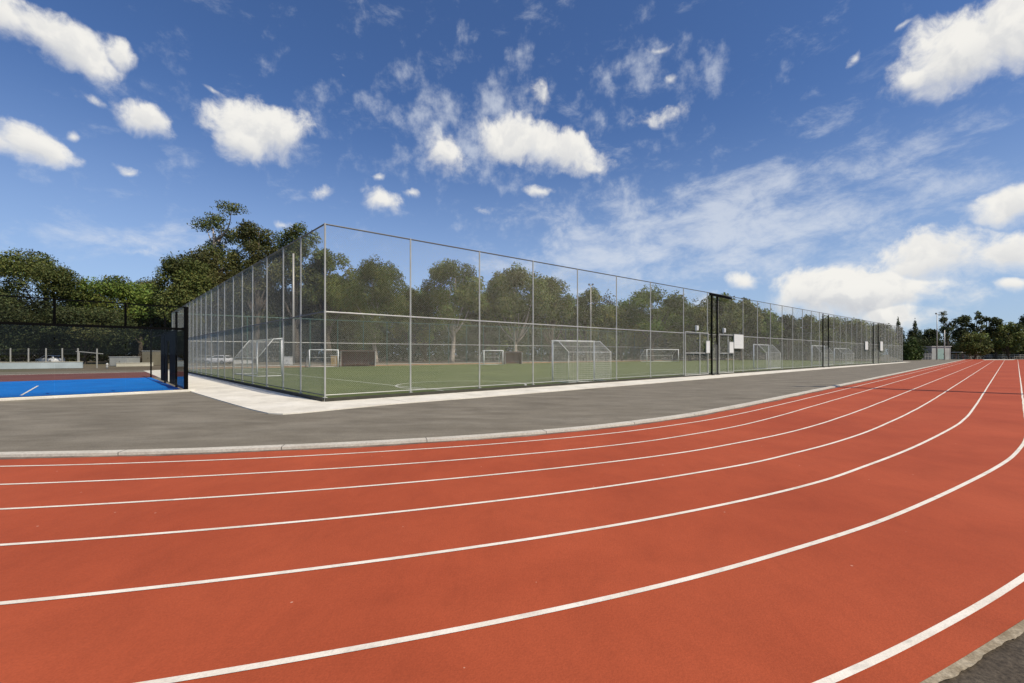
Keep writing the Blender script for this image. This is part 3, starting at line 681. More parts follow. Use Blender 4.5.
# ------------------------------------------------------------------ glass-walled court on the left
N1 = Vector((-14.3, 19.3, 0)); LD = Vector((-.695,-.719,0)); LD.normalize(); DD = Vector((-.690,.724,0)); DD.normalize()
WID, DEP = 10.0, 16.0
n0 = N1+LD*WID
sheet('blue_court', [N1, n0, n0+DD*DEP, N1+DD*DEP], .004, M_BLUE)
sheet('maroon_court', [N1+DD*DEP+DD*.05-LD*1.2, n0+DD*DEP+LD*26, n0+DD*(DEP+13)+LD*26, N1+DD*(DEP+13)-LD*1.2], .004, M_MAROON)
line_ribbon('court_line', [N1+LD*5+DD*2.1, N1+LD*5+DD*9.5], .07, .009, M_LINE)
line_ribbon('court_edge_line', [N1+DD*(DEP+12.9)-LD*1.2, n0+DD*(DEP+12.9)+LD*26], .35, .009, M_LINE)
# low concrete foundation strip in front
mb = MB(); c_ = (N1+n0)/2-DD*.16
mb.box((c_.x, c_.y, .03), (WID+.6, .22, .10), math.atan2(LD.y, LD.x), .01)
structure(mb.build('court_kerb', M_CONC))
court = empty('padel_cage', N1, 'black-framed glass court cage around the blue court', 'court cage')
Z = lambda z: Vector((0,0,z))
HT, HM = 3.70, 2.72
def cpart(mb, name, m): return wpart(mb, name, m, court)
for k in range(0, 6):
    p = N1+LD*(WID*k/5)
    if k in (0, 5):
        mb = MB(); mb.box(p+Z(HT/2), (.14,.14,HT), math.atan2(LD.y,LD.x), .006); cpart(mb, 'corner_post', M_BLACK)
    else:
        mb = MB(); mb.bar(p+Z(HM), p+Z(HT), .055); cpart(mb, 'upper_post', M_BLACK)
for k in range(5):
    a = N1+LD*(WID*k/5+.004+(.05 if k == 0 else 0)); b = N1+LD*(WID*(k+1)/5-.004)
    cc_ = (a+b)/2; mb = MB(); mb.box(cc_+Z(.06+(HM-.08)/2), ((b-a).length, .012, HM-.08), math.atan2(LD.y,LD.x)); cpart(mb, 'glass_pane', M_GLASS)
mb = MB(); mb.bar(N1+Z(HM), n0+Z(HM), .07, .10); cpart(mb, 'middle_rail', M_BLACK)
mb = MB(); mb.bar(N1+Z(HT-.02), n0+Z(HT-.02), .045); cpart(mb, 'top_rail', M_BLACK)
mb = MB(); mb.bar(N1+Z(.045), n0+Z(.045), .07, .09); cpart(mb, 'bottom_rail', M_BLACK)
cpart(netting(N1, n0, HM, HM, HT, HT, .07, .0009), 'mesh_panel', M_BLACKMESH)
# right-hand side wall: one clear pane, then two dark screens with a gap, header above
sd = [0, 2.0, 3.05, 5.2, 7.6, DEP]
for s_ in (3.05, 7.7, DEP):
    p = N1+DD*s_
    mb = MB(); mb.box(p+Z(HT/2), (.09,.09,HT), math.atan2(DD.y,DD.x), .005); cpart(mb, 'side_post', M_BLACK)
a = N1+DD*.08; b = N1+DD*2.95; mb = MB(); mb.box((a+b)/2+Z(HM/2+.03), ((b-a).length,.012,HM-.06), math.atan2(DD.y,DD.x)); cpart(mb, 'glass_pane', M_GLASS)
for s0, s1 in ((3.15, 5.5), (6.6, 9.6)):
    a = N1+DD*s0; b = N1+DD*s1; mb = MB(); mb.box((a+b)/2+Z(HM/2+.05), ((b-a).length,.05,HM-.1), math.atan2(DD.y,DD.x)); cpart(mb, 'dark_screen', M_DARKSCREEN)
mb = MB(); mb.box((N1+DD*6.2)+Z(HM-.18), (6.6,.045,.42), math.atan2(DD.y,DD.x)); cpart(mb, 'header_panel', M_DARKSCREEN)
mb = MB(); mb.bar(N1+Z(HM+.08), N1+DD*DEP+Z(HM+.08), .06); cpart(mb, 'side_rail', M_BLACK)
# ------------------------------------------------------------------ yard behind the court
def low_wall(a, b, h, t, m, label):
    a = Vector(a); b = Vector(b); d = b-a; L = d.length; rz = math.atan2(d.y, d.x)
    root = empty('low_wall', (a+b)/2, label, 'wall', None, rz)
    mb = MB(); mb.box((0,0,h/2),(L,t,h),0,.02); mb.build('wall_body', m, root)
    mb = MB(); mb.box((0,0,h+.032),(L+.06,t+.08,.06),0,.015); mb.build('coping', M_CREAMWALL, root)
    return root
low_wall(at(-60,46), at(83,52), .72, .3, M_PALEWALL, 'long low pale blue-grey wall with a cream top behind the left court')
low_wall(at(116,58), at(153,61), .45, .3, M_CREAMWALL, 'short cream wall behind the right half of the left court')
def post_row(pxs, Y, h, label):
    root = empty('wire_fence', at(pxs[0], Y), label, 'fence')
    for px in pxs:
        p = at(px, Y); mb = MB(); mb.tube([p, p+Z(h)], .075, 8); mb.tube([p+Z(h), p+Z(h+.05)], [.09,.05], 8); wpart(mb, 'post', M_POLE, root)
    mb = MB()
    for z in (.5, 1.1, 1.7, h-.1): mb.tube([at(pxs[0],Y,z), at(pxs[-1],Y,z)], .008, 4)
    wpart(mb, 'wire', M_GALVD, root)
post_row([-50,-30,-8,10.5,28.5,46,62.3,78], 56, 2.35, 'pale posts strung with wire above the low bluish wall at far left')
bar = empty('bar_stand', at(97, 52), 'thin pale bar carried on two uprights behind the left court', 'barrier')
mb = MB(); mb.tube([at(76,52,1.98), at(103,52,1.68)], .05, 8); wpart(mb, 'bar', M_POLE, bar)
for px, h_ in ((97, 2.3), (79, 1.95)):
    mb = MB(); mb.tube([at(px,52), at(px,52,h_)], .07, 8); wpart(mb, 'upright', M_POLE, bar)
panel_box(115.8, 134, 62, 1.25, 'grey boxy trailer standing behind the left court', M_GREYWALL, 'trailer', 'trailer', 2.0)
panel_box(146.5, 157.5, 66, 2.1, 'tall drab brown kiosk beside the dark trees behind the left court', M_DRAB, 'kiosk', 'kiosk', 1.6)
bol = empty('bollard', at(107.2, 50), 'small white bollard in front of the grey trailer', 'bollard')
mb = MB(); mb.tube([(0,0,0),(0,0,.55),(0,0,.62)], [.11,.11,.06], 10); mb.build('shaft', M_SIGN, bol, True)
mb = MB(); mb.tube([(0,0,.38),(0,0,.46)], .113, 10); mb.build('band', M_RUSTBOX, bol, True)

# ------------------------------------------------------------------ cars
def car(loc, rz, label, paint, group='parked cars beyond the left fence'):
    root = empty('parked_car', loc, label, 'car', group, rz)
    # body lofted from cross-sections along x: (x, half width, z bottom, z belt)
    secs = [(-2.12,.62,.48,.80),(-2.05,.78,.34,.92),(-1.5,.86,.26,1.0),(-.6,.88,.22,1.0),(.6,.88,.22,.98),(1.3,.87,.24,.92),(1.85,.80,.30,.84),(2.08,.64,.40,.72)]
    mb = MB()
    for x, w, zb, zt in secs:
        mb.v += [(x,-w*.92,zb),(x,-w,zb+.14),(x,-w,zt-.12),(x,-w*.90,zt),(x,w*.90,zt),(x,w,zt-.12),(x,w,zb+.14),(x,w*.92,zb)]
    for i in range(len(secs)-1):
        for k in range(8):
            a = i*8+k; b_ = i*8+(k+1) % 8; mb.f.append((a, b_, b_+8, a+8))
    mb.f.append(tuple(range(7,-1,-1))); mb.f.append(tuple((len(secs)-1)*8+k for k in range(8)))
    mb.build('body', paint, root, True)
    # cabin
    cs = [(-1.85,.74,.95),(-1.55,.70,1.40),(-.4,.68,1.50),(.35,.68,1.46),(1.1,.76,.95)]
    mb = MB(); prof = [(-1.9,.96),(-1.6,1.38),(-1.2,1.47),(-.3,1.50),(.25,1.46),(1.15,.94)]
    for sgn in (-1, 1):
        mb.v += [(x, sgn*(.80-.16*(z-.95)/.55), z) for x, z in prof]
    m_ = len(prof)
    for i in range(m_-1): mb.f.append((i, i+1, m_+i+1, m_+i))
    mb.f.append(tuple(range(m_-1,-1,-1))); mb.f.append(tuple(range(m_, 2*m_)))
    mb.build('cabin', paint, root)
    for sgn in (-1, 1):
        for pts in ([(-1.55,1.03),(-1.42,1.36),(-.55,1.42),(-.55,1.03)], [(-.47,1.03),(-.47,1.42),(.18,1.38),(.78,1.03)]):
            q = [(x, sgn*(.80-.16*(z-.95)/.55+.004), z) for x, z in pts]
            mb = MB(); mb.poly(q if sgn > 0 else q[::-1]); mb.build('side_window', M_CARGLASS, root)
    for nm, (xa, za, xb, zb_) in (('windscreen', (1.06,1.01,.34,1.42)), ('rear_window', (-1.86,1.03,-1.66,1.32))):
        ox = .012 if nm == 'windscreen' else -.012
        mb = MB(); mb.quad((xa+ox,-.70,za),(xa+ox,.70,za),(xb+ox,.60,zb_+.008),(xb+ox,-.60,zb_+.008)); mb.build(nm, M_CARGLASS, root)
    for x in (-1.28, 1.28):
        for sgn in (-1, 1):
            mb = MB(); mb.tube([(x,sgn*.68,.32),(x,sgn*.885,.32)], .32, 16)
            w = mb.build('wheel', M_TYRE, root)
            mb = MB(); mb.tube([(x,sgn*.884,.32),(x,sgn*.90,.32)], .20, 12); mb.build('rim', M_RIM, w)
    for sgn in (-1, 1):
        mb = MB(); mb.box((1.98,sgn*.52,.68),(.16,.26,.13),0,.03); mb.build('headlight', M_LAMPGLASS, root)
    return root
car(at(219, 74.0), math.radians(180-8), 'white hatchback facing left beyond the left fence', M_CARWHITE)
car(at(203, 84.0), math.radians(180-20), 'silver car half hidden behind the white hatchback', M_CARRED)
car(at(50, 74.0), math.radians(170), 'pale car behind the posts at far left', M_CARWHITE)
low_wall(at(233,76), at(252,78), .62, .4, M_SIGN, 'short white wall right of the white hatchback')

# ------------------------------------------------------------------ far right beyond the track end
def equipment_building(px0, px1, Y, h, label):
    a, b = at(px0,Y), at(px1,Y); W = (b-a).length; c = (a+b)/2
    root = empty('equipment_shed', c, label, 'shed')
    mb = MB(); mb.box((0,2,h/2),(W,4,h)); mb.build('wall', M_GREYWALL, root)
    mb = MB(); mb.box((0,1.95,h+.08),(W+.4,4.4,.15),0,.03); mb.build('roof', M_ROOF, root)
    mb = MB(); mb.box((-W*.02,-.03,h*.43),(W*.36,.05,h*.8)); d = mb.build('door', M_GREENDOOR, root)
    mb = MB(); mb.box((W*.12,-.08,h*.42),(.05,.05,.3)); mb.build('handle', M_BLACK, d)
    for x in (-W/2+.1, -W*.24, W*.2, W/2-.1):
        mb = MB(); mb.box((x,-.045,h/2),(.12,.08,h-.05)); mb.build('pilaster', M_GALV, root)
equipment_building(931.5, 950.5, 140, 4.1, 'grey shed with a pale green door near the end of the track')
sh = empty('open_canopy', at(966,150), 'low open canopy with a pale roof right of the grey shed', 'canopy')
mb = MB(); mb.box(at(966,150,2.35),(7.4,3.0,.22),.05,.03); wpart(mb, 'roof', M_ROOF, sh)
for px in (956,963,970,976):
    mb = MB(); mb.bar(at(px,149), at(px,149,2.25),.14); wpart(mb, 'post', M_RUSTBOX, sh)
def rail_fence(a, b, h, n, label, m):
    a = Vector(a); b = Vector(b)
    root = empty('railing', a, label, 'railing')
    for i in range(n+1):
        p = a.lerp(b, i/n); mb = MB(); mb.bar(p, p+Z(h), .10); wpart(mb, 'post', m, root)
    mb = MB()
    for z in (h-.05, h*.55): mb.bar(a+Z(z), b+Z(z), .06)
    wpart(mb, 'rail', m, root)
    k = int((b-a).length/.3); mb = MB()
    for i in range(k): mb.bar(a.lerp(b,i/k)+Z(.1), a.lerp(b,i/k)+Z(h-.1), .025)
    wpart(mb, 'pickets', m, root)
rail_fence(at(916,134), at(931,137), 1.9, 5, 'pale railing left of the grey shed', M_POLE)
rail_fence(at(952,146), at(1060,158), 1.7, 18, 'long pale railing across the end of the track below the dark trees', M_POLE)
sheet('end_pavement', [at(985,128),at(1013,128),at(1016,140),at(982,140)], .03, M_CONC)

# ------------------------------------------------------------------ trees
def leaf_cloud(name, clumps, parent, seed, base=(.06,.075,.024), size=.34, aspect=.5, jitter=.35):
    """clumps: list of (centre, radii, count, tone). Thousands of small leaf faces through each clump's volume."""
    r = np.random.default_rng(seed)
    Vv, Cc = [], []
    for c, rad, cnt, tone in clumps:
        cnt = int(cnt)
        d = r.normal(size=(cnt,3)); d /= np.linalg.norm(d, axis=1)[:,None]
        # lumpy outline: direction-dependent radius
        ph = r.uniform(0, 6.28, 6)
        lump = 1+.16*np.sin(3*d[:,0]+ph[0])*np.sin(3.3*d[:,1]+ph[1])+.13*np.sin(5*d[:,2]+ph[2]+4*d[:,0])+.08*np.sin(9*d[:,1]+ph[3])
        rr = np.minimum(1.22, (r.uniform(0,1,cnt)**.38)*lump*(1+jitter*.25*r.normal(size=cnt)))
        p = np.array(c)+d*rr[:,None]*np.array(rad)
        s = size*r.uniform(.55,1.35,cnt)
        n = d*.55+r.normal(size=(cnt,3))*.6+np.array([0,0,.25]); n /= np.linalg.norm(n, axis=1)[:,None]
        t = np.cross(n, r.normal(size=(cnt,3))); t /= (np.linalg.norm(t, axis=1)[:,None]+1e-9)
        b = np.cross(n, t)
        q = np.stack([p-t*s[:,None]*.5, p-b*(s*aspect*.5)[:,None]+t*s[:,None]*.08, p+t*s[:,None]*.5, p+b*(s*aspect*.5)[:,None]+t*s[:,None]*.08], 1)
        Vv.append(q.reshape(-1,3))
        tv = tone*r.uniform(.72,1.28,cnt)
        warm = r.uniform(-.14,.10,cnt)+(.10 if r.uniform() < .15 else 0)
        colr = np.stack([base[0]*tv*(1+warm*1.6), base[1]*tv, base[2]*tv*(1-warm*.6), np.ones(cnt)], 1)
        Cc.append(np.repeat(colr, 4, axis=0))
    Vv = np.concatenate(Vv).astype(np.float32); Cc = np.concatenate(Cc).astype(np.float32)
    nf = len(Vv)//4
    me = bpy.data.meshes.new(name)
    me.vertices.add(nf*4); me.vertices.foreach_set('co', Vv.ravel())
    me.loops.add(nf*4); me.loops.foreach_set('vertex_index', np.arange(nf*4, dtype=np.int32))
    me.polygons.add(nf); me.polygons.foreach_set('loop_start', np.arange(0, nf*4, 4, dtype=np.int32)); me.polygons.foreach_set('loop_total', np.full(nf, 4, dtype=np.int32))
    me.update(calc_edges=True)
    a = me.attributes.new('tint', 'FLOAT_COLOR', 'POINT'); a.data.foreach_set('color', Cc.ravel())
    me.materials.append(M_LEAF)
    o = bpy.data.objects.new(name, me); link(o, parent)
    return o

def limb(mb, a, b, r0, r1, rng, wob=.08):
    a = Vector(a); b = Vector(b); L = (b-a).length; pts = []
    off = Vector((rng.uniform(-1,1), rng.uniform(-1,1), rng.uniform(-.3,.3)))*L*wob
    for i in range(5):
        t = i/4; pts.append(a.lerp(b, t)+off*math.sin(t*math.pi)+Vector((0,0,-L*.06*math.sin(t*math.pi))))
    mb.tube(pts, [r0+(r1-r0)*i/4 for i in range(5)], 6)

TREE_N = [0]
def tree(name, label, px, Y, top, hw, style='round', tone=1.0, base=(.060,.070,.022), low=None, group=None, bark=None, dens=1.0, cat='tree'):
    """top: sight line of the crown's top, hw: half width in sight-line units"""
    TREE_N[0] += 1
    seed = 1000+TREE_N[0]*17; rng = random.Random(seed)
    hw = hw*1.14 if style in ('round', 'flat', 'wispy') and px < 895 else hw
    H = height(top, Y); W = hw/F_PX*Y; p = at(px, Y)
    root = empty(name, p, label, cat, group)
    bark = bark or M_BARK
    clumps = []; mb = MB()
    area = 4*W*H
    size = max(.26, min(.62, Y*.0048))
    def cnt(rad): 
        a_ = 4*math.pi*((rad[0]*rad[2]))       # shell area ~ projected
        return dens*3.1*a_/(size*size*.5)*.5
    if style == 'cone':
        tr = max(.10, H*.014); mb.tube([(0,0,0),(0,0,H*.5),(0,0,H*.97)], [tr,tr*.7,.03], 8)
        n = 12
        for i in range(n):
            t = i/(n-1); z = H*(.10+.87*t); w = W*(1-t)**.75*(.85+.3*rng.random())+.12
            for k in range(3 if t < .7 else 1):
                ang = rng.uniform(0,6.28); o_ = w*.45 if t < .7 else 0
                rad = (w*.62, w*.62, H*.085)
                clumps.append(((math.cos(ang)*o_, math.sin(ang)*o_, z+rng.uniform(-.3,.3)), rad, cnt(rad)*.9, tone*rng.uniform(.8,1.2)))
        fork = None
    elif style == 'bush':
        for i in range(9):
            ang = rng.uniform(0,6.28); o_ = W*rng.uniform(.1,.62); w = W*rng.uniform(.32,.5); h_ = H*rng.uniform(.25,.42)
            zc = (h_*.7 if i % 2 else max(h_*.75, H*rng.uniform(.3,.6))) if i else H-h_
            rad = (w,w,h_); c = (math.cos(ang)*o_, math.sin(ang)*o_*.7, zc)
            clumps.append((c, rad, cnt(rad), tone*rng.uniform(.75,1.25)))
            limb(mb, (rng.uniform(-.15,.15), rng.uniform(-.15,.15), 0), (c[0]*.8,c[1]*.8,c[2]), .07, .02, rng)
    else:
        z0 = H*(low if low is not None else .34)             # underside of the crown
        lean = rng.uniform(-.05,.05)*H
        tr = H*.021
        fork = Vector((lean*.5, rng.uniform(-.3,.3), z0*1.05))
        mb.tube([(0,0,-.1),(lean*.1,0,z0*.25),(lean*.35,.1,z0*.65),fork,(lean, 0, (z0+H)*.52),(lean*1.2,0,H*.86)], [tr*1.35,tr*1.05,tr*.92,tr*.8,tr*.45,tr*.12], 9)
        cz = (z0+H)/2; hz = (H-z0)/2
        if style == 'round':
            spec = []
            n = 17
            for i in range(n):
                d = Vector((rng.gauss(0,1), rng.gauss(0,1), rng.gauss(.15,.9))).normalized()
                f = rng.uniform(.45,.80)
                rr = rng.uniform(.26,.42)
                spec.append((d.x*W*f, d.y*W*f*.8, cz+d.z*hz*f, rr))
            spec += [(W*rng.uniform(.30,.5), W*.15, H-hz*.42, .32), (-W*rng.uniform(.30,.5), -W*.1, H-hz*.46, .32), (W*rng.uniform(-.1,.1), -W*.4, H-hz*.40, .30), (W*.72, 0, cz+hz*.30, .24), (-W*.72, 0, cz+hz*.26, .24)]
            spec += [(0,0,cz,.55), (rng.uniform(-.2,.2)*W, 0, H-hz*.36, .34), (W*.66, 0, cz-hz*.1, .30), (-W*.68, 0, cz-hz*.05, .30)]
            for x, y, z, rr in spec:
                rr *= .92; rad = (W*rr, W*rr, min(W,hz)*rr*1.0)
                z = min(z, H-rad[2]*.95)
                clumps.append(((x,y,z), rad, cnt(rad), tone*rng.uniform(.55,1.55)))
                if rng.random() < .55: limb(mb, fork+Vector((0,0,rng.uniform(-.1,.25)*hz)), (x*.85,y*.85,z), tr*.45, .04, rng)
        elif style == 'flat':            # spreading, layered, flat-topped
            spec = [(rng.uniform(-.25,.25)*W, 0, H-hz*.22, .46, .24)]
            n = 15
            for i in range(n):
                x = W*rng.uniform(-.78,.78); y = W*rng.uniform(-.6,.6)
                env = 1-.45*(x/W)**2
                z = z0+(H-z0)*rng.choice([.30,.55,.80])*env+rng.uniform(-.4,.4)
                spec.append((x, y, z, rng.uniform(.24,.38), rng.uniform(.13,.22)))
            for x, y, z, rr, rz_ in spec:
                rad = (W*rr, W*rr, hz*rz_*1.35)
                z = min(z, H-rad[2])
                clumps.append(((x,y,z), rad, cnt(rad)*1.1, tone*rng.uniform(.62,1.3)))
                if rng.random() < .7: limb(mb, fork+Vector((0,0,rng.uniform(-.1,.2)*hz)), (x*.85,y*.85,z-rad[2]*.3), tr*.5, .04, rng)
        elif style == 'wispy':           # open crown on long bare limbs, gaps of sky
            n = 9
            for i in range(n):
                ang = rng.uniform(0,6.28); f = rng.uniform(.25,.85)
                x = math.cos(ang)*W*f; y = math.sin(ang)*W*f*.7
                z = z0+(H-z0)*(rng.uniform(.15,.9)) if i else H-hz*.12
                rad = (W*rng.uniform(.26,.42), W*rng.uniform(.26,.40), hz*rng.uniform(.12,.24))
                z = min(z, H-rad[2])
                clumps.append(((x,y,z), rad, cnt(rad)*.75, tone*rng.uniform(.7,1.25)))
                limb(mb, (lean*.8*min(1,z/H), 0, max(z0*.6, z-hz*.7)), (x,y,z-rad[2]*.4), tr*.42, .035, rng, .12)
    mb.build('trunk', bark, root, True)
    crown = leaf_cloud('crown', clumps, root, seed, base, size)
    if style == 'cone': pass
    return root

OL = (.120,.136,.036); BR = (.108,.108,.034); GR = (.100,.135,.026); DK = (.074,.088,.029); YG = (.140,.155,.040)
GB = 'trees behind the left court'; GP = 'trees behind the pitch'; GE = 'trees at the end of the track'
# behind the left court
tree('spreading_tree', 'broad dark tree cut by the left edge of the photo', -22, 80, 246, 62, 'flat', .95, OL, .22, GB)
tree('spreading_tree', 'flat-topped tree with an overhanging right side, second crown from the left edge', 42, 76, 250, 40, 'flat', .95, OL, .26, GB)
tree('broadleaf_tree', 'low dark rounded tree under the flat-topped crown at far left', 22, 72, 290, 46, 'round', .75, DK, .06, GB)
tree('broadleaf_tree', 'fresh green rounded tree in the dip behind the middle of the left court', 112, 82, 277, 44, 'round', 1.15, GR, .28, GB)
tree('broadleaf_tree', 'brownish thin tree above the kiosk behind the left court', 140, 94, 277, 28, 'wispy', 1.0, BR, .30, GB)
tree('broadleaf_tree', 'dark low tree filling the gap behind the white trailer', 85, 76, 306, 46, 'round', .75, DK, .06, GB)
tree('broadleaf_tree', 'dark low tree behind the dark screens of the left court', 165, 86, 300, 34, 'round', .75, DK, .08, GB)
tree('tall_tree', 'dark mid-height tree stepping up just left of the tall wispy crown', 183, 80, 251, 27, 'round', .85, OL, .25, GB)
tree('tall_tree', 'tallest tree with an open wispy flat top over the left fence', 221, 91, 207, 32, 'wispy', 1.0, OL, .50, GP, M_PALEBARK, dens=1.3)
tree('tall_tree', 'dense brown-green mass below the tall wispy crown', 212, 86, 244, 36, 'round', .85, BR, .22, GP)
tree('tall_tree', 'tall brownish rounded crown right beside the wispy top', 255, 88, 210, 25, 'round', 1.05, BR, .22, GP)
tree('tall_tree', 'tall green crown standing over the top rail of the left fence', 297, 90, 213, 25, 'round', 1.0, OL, .20, GP)
tree('tall_tree', 'rounded tree seen through the netting right behind the cage corner', 330, 94, 240, 25, 'round', 1.0, OL, .22, GP)
tree('broadleaf_tree', 'dark low tree behind the wide goal at the left end', 262, 96, 282, 46, 'round', .75, DK, .06, GP)
tree('broadleaf_tree', 'dark low tree at the foot of the left mast', 312, 102, 286, 42, 'round', .75, DK, .06, GP)
# behind the pitch
tree('broadleaf_tree', 'rounded olive tree just right of the cage corner post', 376, 84, 256, 31, 'round', 1.05, OL, .16, GP, M_PALEBARK)
tree('broadleaf_tree', 'low olive tree filling the gap right of the cage corner tree', 412, 92, 282, 22, 'round', 1.05, OL, .10, GP)
tree('broadleaf_tree', 'tall rounded olive tree third along from the cage corner', 452, 88, 254, 30, 'round', 1.05, OL, .20, GP, M_PALEBARK)
tree('broadleaf_tree', 'low dark tree between the two largest rounded crowns', 482, 96, 288, 20, 'round', .9, DK, .08, GP)
tree('broadleaf_tree', 'wide rounded tree behind the narrow brown shelter', 516, 92, 264, 31, 'round', 1.05, OL, .18, GP, M_PALEBARK)
tree('broadleaf_tree', 'rounded tree leaning against the wide crown, left of the slim lamp mast', 550, 96, 271, 23, 'round', 1.0, OL, .16, GP)
tree('broadleaf_tree', 'small pointed tree right behind the slim lamp mast', 588, 104, 285, 18, 'round', 1.0, OL, .14, GP)
tree('broadleaf_tree', 'low yellow-green tree behind the distant wide goal', 622, 108, 306, 24, 'round', 1.15, YG, .08, GP)
tree('spreading_tree', 'broad tree with a flattish top behind the distant wide goal', 652, 106, 287, 33, 'flat', 1.15, GR, .22, GP)
tree('broadleaf_tree', 'pale olive tree between the flattish broad tree and the gateway', 690, 112, 302, 24, 'round', 1.15, OL, .10, GP)
tree('broadleaf_tree', 'dense dark crown seen through the gateway posts', 718, 116, 291, 23, 'round', .95, OL, .14, GP)
tree('broadleaf_tree', 'dense dark crown directly behind the white notice board', 741, 120, 294, 19, 'round', .9, OL, .14, GP)
tree('broadleaf_tree', 'small light green tree right of the notice board', 768, 124, 308, 14, 'round', 1.2, GR, .10, GP)
tree('broadleaf_tree', 'greyish tree two along from the notice board', 787, 128, 311, 13, 'round', .9, DK, .10, GP)
tree('broadleaf_tree', 'bushy tree left of the middle dark gate posts', 806, 132, 312, 14, 'round', 1.0, OL, .10, GP)
tree('broadleaf_tree', 'bushy tree behind the middle dark gate posts', 829, 136, 314, 16, 'round', 1.0, OL, .10, GP)
tree('broadleaf_tree', 'bushy tree between the middle and the farthest gate posts', 853, 140, 317, 16, 'round', 1.0, OL, .10, GP)
tree('broadleaf_tree', 'low bushy tree behind the farthest gate posts', 878, 146, 322, 16, 'round', 1.0, OL, .10, GP)
tree('broadleaf_tree', 'olive tree filling the notch right behind the cage corner post', 346, 104, 274, 24, 'round', 1.0, OL, .06, GP)
tree('broadleaf_tree', 'green tree in the dip between the corner tree and the third crown', 424, 106, 284, 22, 'round', 1.1, GR, .06, GP)
tree('broadleaf_tree', 'green tree in the dip left of the narrow brown shelter', 494, 108, 282, 20, 'round', 1.05, GR, .06, GP)
tree('broadleaf_tree', 'low green tree just left of the slim lamp mast', 572, 112, 292, 20, 'round', 1.1, GR, .06, GP)
tree('broadleaf_tree', 'low olive tree just right of the slim lamp mast', 606, 114, 300, 18, 'round', 1.05, OL, .06, GP)
tree('broadleaf_tree', 'back tree showing between the flattish broad tree and the pale olive one', 674, 124, 298, 22, 'round', 1.05, OL, .06, GP)
tree('broadleaf_tree', 'low tree joining the notice-board crown to the small light green tree', 757, 130, 308, 16, 'round', 1.0, OL, .06, GP)
tree('broadleaf_tree', 'low dark tree behind the brown-green mass of the left fence', 240, 104, 268, 34, 'round', .85, DK, .06, GP)
tree('broadleaf_tree', 'dark tree closing the gap between the fresh green tree and the stepped tree', 150, 98, 286, 26, 'round', .85, DK, .08, GB)
# end of the track
tree('conifer', 'leftmost small pointed conifer rising over the end of the cage', 898, 172, 317, 9, 'cone', .9, DK, None, GE, dens=1.2)
tree('conifer', 'small pointed conifer standing above the dark green bush', 915, 172, 319, 11, 'cone', .9, DK, None, GE, dens=1.2)
tree('broadleaf_tree', 'low rounded tree behind the left mast of the pair at the track end', 931, 165, 326, 11, 'round', .9, DK, .10, GE)
tree('tall_tree', 'open ragged tree beside the two slim masts', 947, 150, 311, 9, 'wispy', .9, DK, .25, GE, dens=1.6)
tree('tall_tree', 'dark rounded tall tree behind the open canopy', 963, 152, 311, 12, 'round', .8, DK, .15, GE)
tree('tall_tree', 'left one of the pair of slender dark trees at the track end', 978, 150, 307, 6, 'round', .85, DK, .10, GE, dens=1.2)
tree('tall_tree', 'right one of the pair of slender dark trees at the track end', 987, 152, 310, 6, 'round', .85, DK, .10, GE, dens=1.2)
tree('tall_tree', 'dark upright tree right of the slender pair', 996, 150, 313, 9, 'round', .8, DK, .12, GE)
tree('broadleaf_tree', 'lower rounded tree in front of the dip at far right', 1009, 148, 322, 17, 'round', .95, OL, .08, GE)
tree('broadleaf_tree', 'low rounded tree behind the open canopy roof', 974, 144, 331, 17, 'round', .9, OL, .06, GE)
tree('tall_tree', 'tall dark tree cut by the right edge of the photo', 1030, 150, 308, 14, 'round', .8, DK, .10, GE)
tree('tall_tree', 'tall tree just past the right edge of the photo', 1062, 152, 312, 20, 'round', .8, DK, .10, GE)
tree('shrub', 'large dark green bush at the right end of the cage', 912, 122, 336, 15, 'bush', 1.0, (.060,.085,.020), None, None, cat='bush')
# understorey that reads as one dark mass behind the trees
rw = np.random.default_rng(5)
cl = []
for px in range(-140, 880, 11):
    Yw = 102 if px < 330 else 102+(px-330)*.10
    Yw += rw.uniform(-3, 8)
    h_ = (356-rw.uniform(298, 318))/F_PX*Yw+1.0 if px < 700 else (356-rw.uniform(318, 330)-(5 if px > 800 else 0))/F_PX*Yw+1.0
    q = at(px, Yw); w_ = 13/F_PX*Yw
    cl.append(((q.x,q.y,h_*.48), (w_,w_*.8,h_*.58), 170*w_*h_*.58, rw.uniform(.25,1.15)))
for px in range(915, 1110, 9):
    Yw = 158+rw.uniform(0,10); q = at(px, Yw); h_ = rw.uniform(6,9)
    cl.append(((q.x,q.y,h_*.45), (4.5,3.5,h_*.55), 2200, rw.uniform(.5,.9)))
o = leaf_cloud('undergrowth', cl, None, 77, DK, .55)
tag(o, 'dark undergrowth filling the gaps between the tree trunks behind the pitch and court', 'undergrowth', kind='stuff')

# ------------------------------------------------------------------ sun, sky, clouds
SUN_EL, SUN_AZ = math.radians(50), math.atan2(.77, -.64)     # azimuth from +Y towards +X
sd = bpy.data.lights.new('sun', 'SUN'); sd.energy = 4.7; sd.angle = math.radians(.53); sd.color = (1.0, .90, .745)
so = bpy.data.objects.new('sun', sd); col.objects.link(so)
S = Vector((math.sin(SUN_AZ)*math.cos(SUN_EL), math.cos(SUN_AZ)*math.cos(SUN_EL), math.sin(SUN_EL)))
so.rotation_euler = S.to_track_quat('Z', 'Y').to_euler()
so.location = S*60

